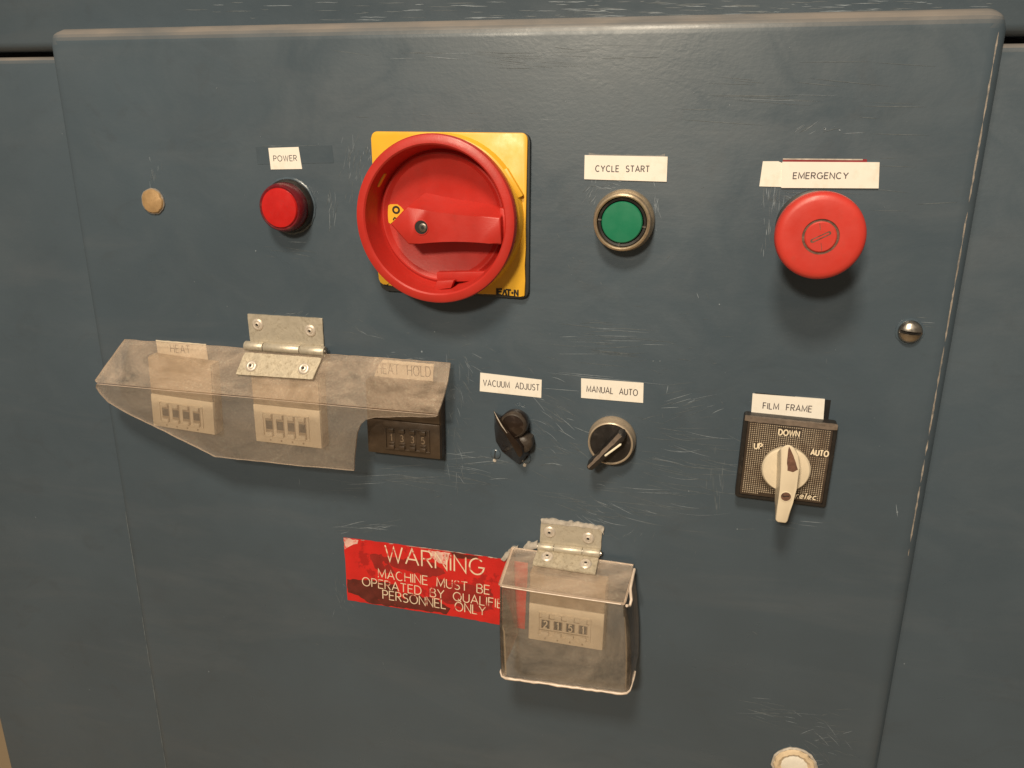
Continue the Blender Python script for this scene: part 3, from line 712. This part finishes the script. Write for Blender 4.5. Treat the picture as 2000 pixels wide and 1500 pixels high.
add_prism(bm, rough([lq(.02, -.0013), lq(.95, -.0011), lq(.97, .0004), lq(.02, .0012)], .002, .0002, 3), HL - .0002, HL + .00025); link_bm('dusty_ridge', bm, M['dusty_black'], t, 0)
v0, v1 = Vector(lp(t, 1212, 868, HL)), Vector(lp(t, 1182, 890, HL))
dd = (v1 - v0).normalized(); n2 = Vector((-dd.y, dd.x)) * .00062
prism('pointer_line', [tuple(v0 + n2), tuple(v1 + n2), tuple(v1 + dd * .0006), tuple(v1 - n2), tuple(v0 - n2), tuple(v0 - dd * .0006)], HL - .001, HL + .0002, M['white_line'], t, .0003)

# ------------------------------------------------------------------ film frame rotary switch
WZ = .0085
q4 = [P(1452, 812, WZ), P(1637, 831, WZ), P(1611, 992, WZ), P(1440, 972, WZ)]
c = sum(q4, Vector()) / 4
t = thing('film_switch', 'ivory rotary switch on a square dark dotted dial plate under FILM FRAME', 'switch', (c.x, c.y, 0))
ang = math.atan2(q4[1].y - q4[0].y, q4[1].x - q4[0].x)
T0 = Matrix.Rotation(ang, 4, 'Z')
H = .0240
prism('housing', rr_rect(H, .0016, 4), 0, .0078, M['black'], t, .0007, T=T0)
bm = bmesh.new()
h2 = H - .0022
add_prism(bm, rr_rect(h2, .001, 3), .0070, .0084, T0, .0005); link_bm('dial_plate', bm, M['dial'], t)
bm = bmesh.new()
for a in (0, 90, 180, 270):
    Ta = T0 @ Matrix.Rotation(math.radians(a), 4, 'Z')
    add_prism(bm, [(-H + .0007, H - .0007), (H - .0007, H - .0007), (h2 + .0002, h2 + .0002), (-h2 - .0002, h2 + .0002)][::-1], .0074, .00855 if a else .0087, Ta)
link_bm('dial_rim', bm, M['black'], t, 0)
prism('dust_ledge', rough(rect(-H + .0004, H - .0004, H - .0026, H + .0002), .0016, .00018, 2), .0070, .0090, M['dusty_black'], t, .0003, T=T0)
kc = Vector(lp(t, 1535, 917, .012))
Ti = T0.inverted()
bm = bmesh.new(); s = .00031; pit = .00112
def inbox(x, y, b): return b[0] < x < b[1] and b[2] < y < b[3]
lab = []
for (px, py, hw, hh) in ((1541, 845, 21, 7), (1481, 871, 8, 7), (1601, 886, 17, 7), (1572, 970, 20, 4), (1500, 968, 20, 3)):
    v = Ti @ Vector((*lp(t, px, py, WZ), 0)); lab.append((v.x - hw / 3600, v.x + hw / 3600, v.y - hh / 3600, v.y + hh / 3600))
n = int((h2 - .0012) / pit)
for i in range(-n, n + 1):
    for j in range(-n, n + 1):
        x, y = i * pit, j * pit; v = T0 @ Vector((x, y, 0))
        if (Vector((v.x, v.y)) - kc).length < .0122 or any(inbox(x, y, b) for b in lab): continue
        vs_ = [bm.verts.new(T0 @ Vector((x + a * s, y + b * s, .00838))) for a, b in ((-1, -1), (1, -1), (1, 1), (-1, 1))]
        vt = [bm.verts.new(T0 @ Vector((x + a * s * .7, y + b * s * .7, .00860))) for a, b in ((-1, -1), (1, -1), (1, 1), (-1, 1))]
        bm.faces.new(vt)
        for k in range(4): bm.faces.new((vs_[k], vs_[(k + 1) % 4], vt[(k + 1) % 4], vt[k]))
o = link_bm('dot_pattern', bm, M['dot'], t, 0); o['kind'] = 'stuff'
text('lettering', 'DOWN', t, (1520.5, 849), (1560.5, 853), 10.5, .00070, .0087, M['letter'])
text('lettering', 'UP', t, (1473, 876), (1488, 877), 10.5, .00070, .0087, M['letter'])
text('lettering', 'AUTO', t, (1583.5, 888), (1617, 892), 10.5, .00070, .0087, M['letter'])
text('lettering', 'relec', t, (1553, 972), (1593, 976), 10.5, .00055, .0087, M['letter'], .2)
lathe('knob_disc', [(.0120, .0084), (.0126, .0100), (.0126, .0125), (.0118, .0136), (.0080, .0140), (0, .0140)], M['cream_dial'], t, 64, tuple(kc))
HK = .0245
fp = [(1524, 876), (1533, 870), (1541, 868), (1551, 874), (1560, 890), (1563, 915), (1556, 955), (1548, 985), (1539, 1018), (1535, 1023), (1518, 1021), (1514, 1016), (1519, 985), (1523, 955), (1525.5, 915)]
ftop = [lp(t, x, y, HK) for x, y in fp]
cxx = sum(p[0] for p in ftop) / len(ftop)
fbp = [(1517, 884), (1528, 873), (1541, 870), (1553, 876), (1560, 890), (1561, 912), (1554, 945), (1547, 970), (1540, 990), (1540, 998), (1522, 996), (1514, 994), (1513, 975), (1515, 945), (1516, 912)]
fbot = [lp(t, x, y, .0125) for x, y in fbp]
prism('lever', fbot, .0125, HK, M['cream_dial'], t, .0009, top=ftop, seg=3)
rec = [lp(t, x, y, HK) for x, y in ((1541, 872), (1547, 884), (1554, 902), (1558.5, 917), (1549, 922), (1538, 919), (1537, 905), (1538.5, 886))]
prism('lever_recess', rough(rec, .0015, .00015, 6), HK - .001, HK + .00012, M['recess_brown'], t)
hp = lp(t, 1535, 970, HK)
lathe('screw_hole', [(.0030, HK - .001), (.0030, HK + .0002), (.0026, HK + .0003), (.0025, HK + .0001)], M['cream_dial'], t, 28, hp)
lathe('lever_screw', [(.0026, HK + .00012), (.0010, HK + .00016), (0, HK + .00016)], M['recess_brown'], t, 24, hp)
prism('slot', [(hp[0] - .0017, hp[1] - .0001), (hp[0] + .0017, hp[1] + .0003), (hp[0] + .0017, hp[1] + .0007), (hp[0] - .0017, hp[1] + .0003)], HK, HK + .0003, M['hole'], t)

# ------------------------------------------------------------------ thumbwheel counters
def counter(label, tl, tr, br, bl, split, digits, dark, group=None, wz=.0095, covered=True, wheel=None):
    q = [P(*k, wz) for k in (tl, tr, br, bl)]
    c = sum(q, Vector()) / 4
    t = thing('thumbwheel_counter', label, 'counter', (c.x, c.y, 0), group)
    hw = ((q[1] - q[0]).length + (q[2] - q[3]).length) / 4; hh = ((q[3] - q[0]).length + (q[2] - q[1]).length) / 4
    a = math.atan2(q[2].y - q[3].y, q[2].x - q[3].x); T = Matrix.Rotation(a, 4, 'Z')
    ys = hh - 2 * hh * split
    mf = 'brown' if dark else 'cream'
    prism('housing', rect(-hw, hw, -hh, hh), 0, wz - .0018, M['brown' if dark else 'brown_mid'], t, .0005, T=T)
    prism('upper_cap', rect(-hw + .0004, hw - .0004, ys + .0004, hh - .0004), wz - .0020, wz - .0005, M['brown' if dark else 'brown_mid'], t, .0004, T=T)  # on cream counters the cover's haze is painted in as brown
    prism('face_plate', rect(-hw + .0003, hw - .0003, -hh + .0003, ys), wz - .0020, wz, M[mf], t, .0005, T=T)
    fh = ys + hh; fy = (ys - hh) / 2
    x0, x1 = -hw * .74 if not dark else -hw * .50, hw * .66 if not dark else hw * .72
    y0, y1 = fy - fh * .33, fy + fh * .33
    fw = .0009
    for nm, r in (('frame_bar', rect(x0, x1, y1 - fw, y1)), ('frame_bar', rect(x0, x1, y0, y0 + fw)), ('frame_bar', rect(x0, x0 + fw, y0 + fw, y1 - fw)), ('frame_bar', rect(x1 - fw, x1, y0 + fw, y1 - fw))):
        prism(nm, r, wz - .0003, wz + .0008, M[mf], t, .0002, T=T)
    pw = (x1 - x0 - 2 * fw) / 4
    for i in range(4):
        xc = x0 + fw + pw * (i + .5); yc = (y0 + y1) / 2
        slot_w = pw * .36
        hs = (y1 - y0) * .5; short = bool(digits) and not dark
        wdt = prism('number_wheel', rect(xc - slot_w, xc + slot_w, yc - hs * .36 if short else y0 + fw * 1.3, yc + hs * .36 if short else y1 - fw * 1.3), wz - .0004, wz + .00022, M['brown' if dark else 'brown_mid'], t, .0001, T=T)
        if not dark:
            prism('window', rect(xc - slot_w * .8, xc + slot_w * .8, yc - hs * .33, yc + hs * .33), wz + .0001, wz + .0004, M['hole'], wdt, T=T)
        for s in (-1, 1):
            prism('push_tab', rect(xc - slot_w * .82, xc + slot_w * .82, yc + s * hs * .74 - hs * .18, yc + s * hs * .74 + hs * .18), wz, wz + .0017, M[mf], wdt, .0005, T=T)
        if dark:
            prism('push_tab', rect(xc - slot_w * .80, xc + slot_w * .80, yc - hs * .40 - hs * .07, yc - hs * .40 + hs * .07), wz, wz + .0011, M[mf], wdt, .0003, T=T)
        if digits:
            bm = bmesh.new(); gw, st = G[digits[i]]; ch = hs * .56; oy = yc - ch / 2 + (hs * .06 if dark else 0)
            for qq, line in enumerate(st):
                ribbon(bm, [(xc + (u - gw / 2) * ch * .8, oy + v * ch) for u, v in line], ch * .16, lambda u, v, z: T @ Vector((u, v, z)), wz + .0004, .0001 + .00002 * qq)
            link_bm('digit', bm, M['letter_dim' if dark else 'letter'], wdt, 0)
    if digits and not dark:
        for sgn in (-1, 1):
            prism('frame_bar', rect(x0 + fw, x1 - fw, (y0 + y1) / 2 + sgn * (y1 - y0) * .25 - .0002, (y0 + y1) / 2 + sgn * (y1 - y0) * .25 + .0002), wz - .0002, wz + .0003, M['brown_mid'], t, T=T)
    if not dark:
        for i in range(4):
            xc = x0 + fw + pw * (i + .5)
            prism('index_mark', rect(xc - .0005, xc + .0005, y0 - fh * .10, y0 - fh * .05), wz - .0002, wz + .0002, M['brown_mid'], t, T=T)
    return t
counter('cream thumbwheel counter under the dirty cover below the HEAT label', (284, 697), (409, 712), (422, 851), (301, 832), .53, '', False)
counter('cream thumbwheel counter under the dirty cover directly below the hinge', (488, 727), (615, 742), (635, 878), (499, 862), .45, '', False)
counter('dark brown thumbwheel counter left uncovered by the cut out of the plastic cover', (712, 742), (856, 757), (863, 899), (718, 883), .52, '1335', True)
counter('cream thumbwheel counter showing four digits inside the clear plastic box', (1034, 1122), (1184, 1140), (1178, 1272), (1031, 1248), .45, '2151', False)

# ------------------------------------------------------------------ hinges and plastic covers
def plane_frame(o, n, ex):
    n = n.normalized(); ex = (ex - n * ex.dot(n)).normalized(); ey = n.cross(ex)
    m = Matrix((ex, ey, n)).transposed().to_4x4(); m.translation = o
    return m
def on_plane(Fm, x, y, off=0.0):
    n = Fm.to_3x3() @ Vector((0, 0, 1)); q = P_plane(x, y, Fm.translation + n * off, n)
    v = Fm.inverted() @ q; return (v.x, v.y)
def local(t, Fm):
    m = Fm.copy(); m.translation = Fm.translation - org(t); return m
def rivet(bm_parent, T, x, y, z, r=.0037):
    o = lathe('rivet', [(r, z), (r, z + .0003), (r * .86, z + .0008), (r * .66, z + .0010), (r * .50, z + .0008), (r * .44, z + .0012), (r * .26, z + .0014), (r * .22, z + .0008)], M['rivet'], bm_parent, 28, (x, y), T)
    lathe('rivet_hole', [(r * .24, z + .00082), (0, z + .00082)], M['hole'], o, 14, (x, y), T)
def hinge(label, leaf, knuckle, cuts, r, low, rivets, group, Fslope, off, lowmat):
    """leaf: four pixels of the fixed leaf; knuckle: the pin's two end pixels; low: four pixels of the moving leaf on plane Fslope"""
    c = P((knuckle[0][0] + knuckle[1][0]) / 2, (knuckle[0][1] + knuckle[1][1]) / 2, 0)
    t = thing('hinge', label, 'hinge', c)
    pl = [lp(t, x, y, .0012) for x, y in leaf]
    prism('fixed_leaf', rough(pl, .0025, .00012, 3), 0.0001, .0013, M['hinge'], t, .0003)
    pw = r + .0006
    a, b = P(*knuckle[0], pw) - org(t), P(*knuckle[1], pw) - org(t)
    ks = [0] + cuts + [1]
    for i in range(len(ks) - 1):
        g = .004
        p = a.lerp(b, ks[i] + (g if i else 0)); q = a.lerp(b, ks[i + 1] - (g if i < len(ks) - 2 else 0))
        bm = bmesh.new(); e = (q - p).normalized() * .0003
        tube(bm, [p, p + e, q - e, q], [r * .92, r, r, r * .92], 20)
        link_bm('knuckle', bm, M['hinge'], t, 40)
    bm = bmesh.new(); e = (b - a).normalized(); tube(bm, [a - e * .0004, b + e * .0009, b + e * .0014], [r * .55, r * .55, r * .35], 14); link_bm('pin', bm, M['steel'], t)
    Tl = local(t, Fslope)
    prism('moving_leaf', rough([on_plane(Fslope, x, y, off) for x, y in low], .0025, .00012, 8), off, off + .0012, M[lowmat], t, .0003, T=Tl)
    for (x, y) in rivets[:2]: rivet(t, Matrix.Identity(4), *lp(t, x, y, .0013), .0013)
    for (x, y) in rivets[2:]:
        rivet(t, Tl, *on_plane(Fslope, x, y, off + .0012), off + .0012)
    return t
def sheet(name, pts, th, m, parent, Fm, edge='sheet_edge', amp=0.0, keep=(), seed=2):
    bm = bmesh.new(); poly = rough(pts, .004, amp, seed, keep) if amp else pts
    add_prism(bm, poly, 0, th, Fm, edge_mat=1)
    return link_bm(name, bm, None, parent, 0, [M[m], M[edge]])

# long cover: a sloping strip from the hinge line out to a bend, then a flap hanging down
wt, wb = .0035, .0205
top_y = (P(245, 664, wt).y + P(880, 710, wt).y) / 2
bend_y = (P(191, 748, wb).y + P(855, 809, wb).y) / 2
q0 = Vector((P(560, 687, wt).x, top_y, wt)); q1 = Vector((q0.x, bend_y, wb))
ex = P(880, 710, wt) - P(245, 664, wt); ex.normalize()
dn = q1 - q0
ns_ = ex.cross(-dn).normalized()
if ns_.z < 0: ns_ = -ns_
FS = plane_frame(q0, ns_, ex)
q2 = Vector((q1.x, bend_y - .03, wb + .0015)); nf = ex.cross(-(q2 - q1)).normalized()
if nf.z < 0: nf = -nf
FF = plane_frame(q1, nf, ex)
t = thing('plastic_cover', 'long dirty clear plastic cover hinged over the thumbwheel counters', 'cover', P(540, 690, 0))
sp = [on_plane(FS, x, y) for x, y in ((246, 664), (400, 675), (560, 687), (720, 698), (881, 710), (876, 745), (868, 775), (856, 809), (697, 794.5), (520, 778), (330, 761), (191, 748), (188, 744), (215, 706))]
sheet('sloping_panel', sp, .0014, 'sheet_dusty', t, local(t, FS), amp=.00018, keep=(7, 8, 9, 10))
fp_ = [on_plane(FF, x, y) for x, y in ((191, 749), (330, 762), (520, 779), (697, 795.5), (856, 810), (853, 813), (790, 813), (735, 814), (717, 818), (706, 828), (699, 845), (697, 862), (694, 890), (693, 918), (560, 906), (421, 891), (360, 860), (300, 830), (250, 806), (213, 784), (198, 768), (190, 756))]
sheet('hanging_flap', fp_, .0014, 'sheet_clear', t, local(t, FF), amp=.0002, keep=(0, 1, 2, 3))
hinge('wide metal hinge with four rivets above the long plastic cover', [(483, 613), (629, 622), (633, 682), (489, 670)], [(480, 675), (635, 687)], [.24, .70], .0031,
      [(480, 689), (630, 700), (612, 742), (462, 732)], [(503.5, 634), (606, 646), (491, 715), (593.5, 720)], None, FS, .0018, 'hinge_dust')

# box cover: top, front and two sides of bent plastic
WB = .0295
t = thing('plastic_box', 'clear plastic box cover hinged over the four digit counter', 'cover', P(1110, 1090, 0))
bl_, br_ = P(999, 1071, .003), P(1237, 1105, .003)
ftl, ftr, fbr, fbl = P(974, 1143, WB), P(1221, 1180, WB), P(1227, 1358, WB + .002), P(973, 1322, WB + .002)
def quad_sheet(name, pts, th, m, ref, amp=.0, keep=(), edge='sheet_edge'):
    n = (pts[1] - pts[0]).cross(pts[-1] - pts[0]).normalized()
    if n.dot(ref) < 0: n = -n
    Fm = plane_frame(pts[0], n, pts[1] - pts[0]); inv = Fm.inverted()
    return sheet(name, [tuple((inv @ p)[:2]) for p in pts], th, m, t, local(t, Fm), edge, amp, keep), Fm
_, FB = quad_sheet('top_panel', [bl_, br_, ftr, ftl], .0014, 'sheet_dusty', Vector((0, 1, .4)))
def bent(path, rad, n=7):
    out = [path[0]]
    for a, b, c in zip(path, path[1:], path[2:]):
        p = b + (a - b).normalized() * rad; q = b + (c - b).normalized() * rad
        out += [p.lerp(b, k / n).lerp(b.lerp(q, k / n), k / n) for k in range(n + 1)]
    return out + [path[-1]]
def resample(p, n):
    L = [0.0]
    for a, b in zip(p, p[1:]): L.append(L[-1] + (b - a).length)
    res = []; k = 0
    for i in range(n + 1):
        d = L[-1] * i / n
        while k < len(L) - 2 and L[k + 1] < d: k += 1
        res.append(p[k].lerp(p[k + 1], (d - L[k]) / max(1e-9, L[k + 1] - L[k])))
    return res
def corner_path(pl, pfl, pfr, pr, rad, ns):    # the three runs sampled alike, so that the bends line up from top to bottom
    pts = bent([pl, pfl, pfr, pr], rad); h = 1 + 4
    return resample(pts[:h + 1], ns[0]) + resample(pts[h:len(pts) - h], ns[1])[1:] + resample(pts[len(pts) - h - 1:], ns[2])[1:]
dr_ = Vector((0, -.0012, -.0002))
top_u = corner_path(bl_, ftl + dr_, ftr + dr_, br_ + Vector((.0008, -.0035, .001)), .0020, (10, 26, 10))
bot_u = corner_path(P(1008, 1238, .003), fbl, fbr + Vector((.0006, .0006, 0)), P(1247, 1282, .006), .0060, (10, 26, 10))
rj = random.Random(21); rows = 12; grid = []
for k in range(rows + 1):
    f_ = k / rows; row = []
    for i, (a, b) in enumerate(zip(top_u, bot_u)):
        p = a.lerp(b, f_); bow = math.sin(math.pi * f_) * .0012
        p = p + Vector((bow if i > 36 else (-bow * .5 if i < 10 else 0), 0, 0))
        if k == rows: p = p + Vector((0, rj.uniform(-.00022, .00022), 0))
        row.append(p - org(t))
    grid.append(row)
bm = bmesh.new(); nU = len(top_u)
def shell_normal(k, i):
    a = grid[min(k + 1, rows)][i] - grid[max(k - 1, 0)][i]; b = grid[k][min(i + 1, nU - 1)] - grid[k][max(i - 1, 0)]
    n = b.cross(-a).normalized()
    return n
VO = [[bm.verts.new(grid[k][i]) for i in range(nU)] for k in range(rows + 1)]
VI = [[bm.verts.new(grid[k][i] - shell_normal(k, i) * .0013) for i in range(nU)] for k in range(rows + 1)]
for k in range(rows):
    for i in range(nU - 1):
        bm.faces.new((VO[k][i], VO[k + 1][i], VO[k + 1][i + 1], VO[k][i + 1])); bm.faces.new((VI[k][i], VI[k][i + 1], VI[k + 1][i + 1], VI[k + 1][i]))
for i in range(nU - 1):
    for k in (0, rows):
        fc = bm.faces.new((VO[k][i], VO[k][i + 1], VI[k][i + 1], VI[k][i])); fc.material_index = 1
for k in range(rows):
    for i in (0, nU - 1):
        fc = bm.faces.new((VO[k][i], VO[k + 1][i], VI[k + 1][i], VI[k][i])); fc.material_index = 1
link_bm('bent_wall', bm, None, t, 50, [M['sheet_thin'], M['sheet_edge']])
bm = bmesh.new(); tube(bm, [p - org(t) + Vector((0, 0, .0008)) for p in (ftl.lerp(ftr, .03), ftl.lerp(ftr, .3) + Vector((0, -.0002, .0001)), ftl.lerp(ftr, .7) + Vector((0, -.0001, .0001)), ftl.lerp(ftr, .97))], .0004, 8); link_bm('bend_highlight', bm, M['sheet_edge'], t, 60)  # pale bar painting the highlight along the front top bend
rimp = [grid[rows][i] + Vector((0, -.0003, 0)) for i in range(6, nU - 4)]
bm = bmesh.new(); tube(bm, rimp, [.00055 + .0004 * rj.random() for _ in rimp], 8); link_bm('lower_rim', bm, M['sheet_edge'], t, 60)
curl = [P(1224, 1183, WB), P(1230, 1183, .027), P(1233, 1172, .025), P(1231, 1150, .020), P(1236, 1125, .010), P(1239, 1112, .004)]
bm = bmesh.new(); tube(bm, [p - org(t) for p in curl], .0009, 8); link_bm('curled_edge', bm, M['sheet_edge'], t, 60)
hinge('small metal hinge with four rivets above the clear plastic box', [(1057, 1017), (1176, 1033), (1173, 1082), (1054, 1066)], [(1051, 1067), (1172, 1081)], [.26, .72], .0024,
      [(1050, 1075), (1170, 1089), (1163, 1123), (1040, 1104)], [(1073.5, 1039), (1149, 1051), (1069, 1087), (1144, 1101)], None, FB, .0018, 'hinge_dust')
# crust of old filler round the small hinge
for name, lab, pts in (('filler_crust', 'crumbly grey filler along the left of the small hinge', [(1024, 1066), (1030, 1058), (1042, 1060), (1050, 1056), (1052, 1070), (1040, 1073), (1022, 1074)]),
                       ('filler_crust', 'crumbly grey filler along the top of the small hinge', [(1056, 1014), (1075, 1013), (1100, 1018), (1125, 1020), (1160, 1026), (1180, 1031), (1179, 1045), (1174, 1034), (1100, 1025), (1058, 1021)]),
                       ('filler_crust', 'crumbly grey filler at the upper left corner of the plastic box', [(978, 1092), (985, 1082), (1000, 1068), (1012, 1066), (1010, 1074), (996, 1084), (984, 1096)])):
    c = [sum(p[i] for p in pts) / len(pts) for i in (0, 1)]
    s = thing(name, lab, 'filler', P(*c))
    prism('crust', rough([lp(s, x, y, .001) for x, y in pts], .0012, .0006, len(pts)), 0.00002, .0016, M['flake_and_glint'], s, .0003)

# ------------------------------------------------------------------ warning sticker
quad = [(671, 1050), (760, 1061), (850, 1073), (940, 1086), (1031, 1100), (1025, 1229), (967, 1219), (900, 1206), (780, 1188), (679, 1172)]
t = thing('warning_sticker', 'worn red vinyl sticker with cream WARNING lettering', 'sticker', P(850, 1140))
WS = .0003
prism('vinyl', rough([lp(t, x, y, WS) for x, y in quad], .003, .0002, 5), .00001, WS, M['warn'], t, smooth=0)
def patch(name, pts, m, z, seed, amp=.0005):
    prism(name, rough([lp(t, x, y, WS) for x, y in pts], .002, amp, seed), WS - .0001, WS + z, M[m], t, smooth=0)
patch('dark_patch', [(678, 1131), (735, 1134), (775, 1142), (777, 1165), (800, 1172), (830, 1178), (845, 1196), (800, 1189), (770, 1185), (722, 1178), (700, 1163), (680, 1157)], 'warn_dark', .00004, 1)
patch('dark_patch', [(722, 1083), (745, 1082), (765, 1108), (772, 1120), (745, 1118), (732, 1110)], 'warn_mid', .00005, 2)
patch('dark_patch', [(745, 1086), (800, 1092), (850, 1100), (870, 1120), (840, 1128), (790, 1112), (770, 1108)], 'warn_mid', .00006, 3, .0008)
patch('dark_patch', [(860, 1130), (900, 1140), (960, 1150), (962, 1190), (920, 1195), (880, 1180), (840, 1160)], 'warn_mid', .00007, 4, .0010)
patch('dark_patch', [(785, 1158), (850, 1170), (880, 1188), (872, 1200), (800, 1186)], 'warn_dark', .00008, 5, .0009)
patch('dark_patch', [(880, 1078), (935, 1087), (930, 1092), (890, 1090)], 'warn_dark', .00009, 6, .0003)
patch('torn_patch', [(836, 1074), (880, 1080), (876, 1092), (872, 1104), (858, 1100), (850, 1094), (842, 1088)], 'warn_torn', .00010, 7, .0006)
patch('torn_patch', [(671, 1051), (700, 1055), (698, 1062), (685, 1066), (674, 1073)], 'warn_torn', .00011, 8, .0005)
ZT = WS + .00013
text('lettering', 'WARNING', t, (753, 1095), (945, 1124), 30, .00100, ZT, M['warn_ink'], track=.20)
text('lettering', 'MACHINE MUST BE', t, (739, 1127.5), (956, 1161), 16.5, .00064, ZT, M['warn_ink'], track=.20, space=.62)
text('lettering', 'OPERATED BY QUALIFIED', t, (708, 1143), (998, 1191), 16, .00062, ZT, M['warn_ink'], track=.20, space=.62)
text('lettering', 'PERSONNEL ONLY', t, (748, 1169), (948, 1202), 16.5, .00064, ZT, M['warn_ink'], track=.20, space=.62)
bm = bmesh.new(); rr = random.Random(9)
ed = [(671, 1050), (760, 1061), (850, 1072.5), (940, 1085), (985, 1092)]
for a, b in zip(ed, ed[1:]):
    k = 0
    while k < 1:
        s = rr.uniform(.08, .3)
        if rr.random() < .6:
            ribbon(bm, [lp(t, a[0] + (b[0] - a[0]) * (k + s * i / 4), a[1] + (b[1] - a[1]) * (k + s * i / 4) + rr.uniform(-.6, .3), 0) for i in range(5)], rr.uniform(.0003, .0008), sf, WS, .00015 + k * .00002, True)
        k += s
link_bm('frayed_edge', bm, M['flake_and_glint'], t, 0)
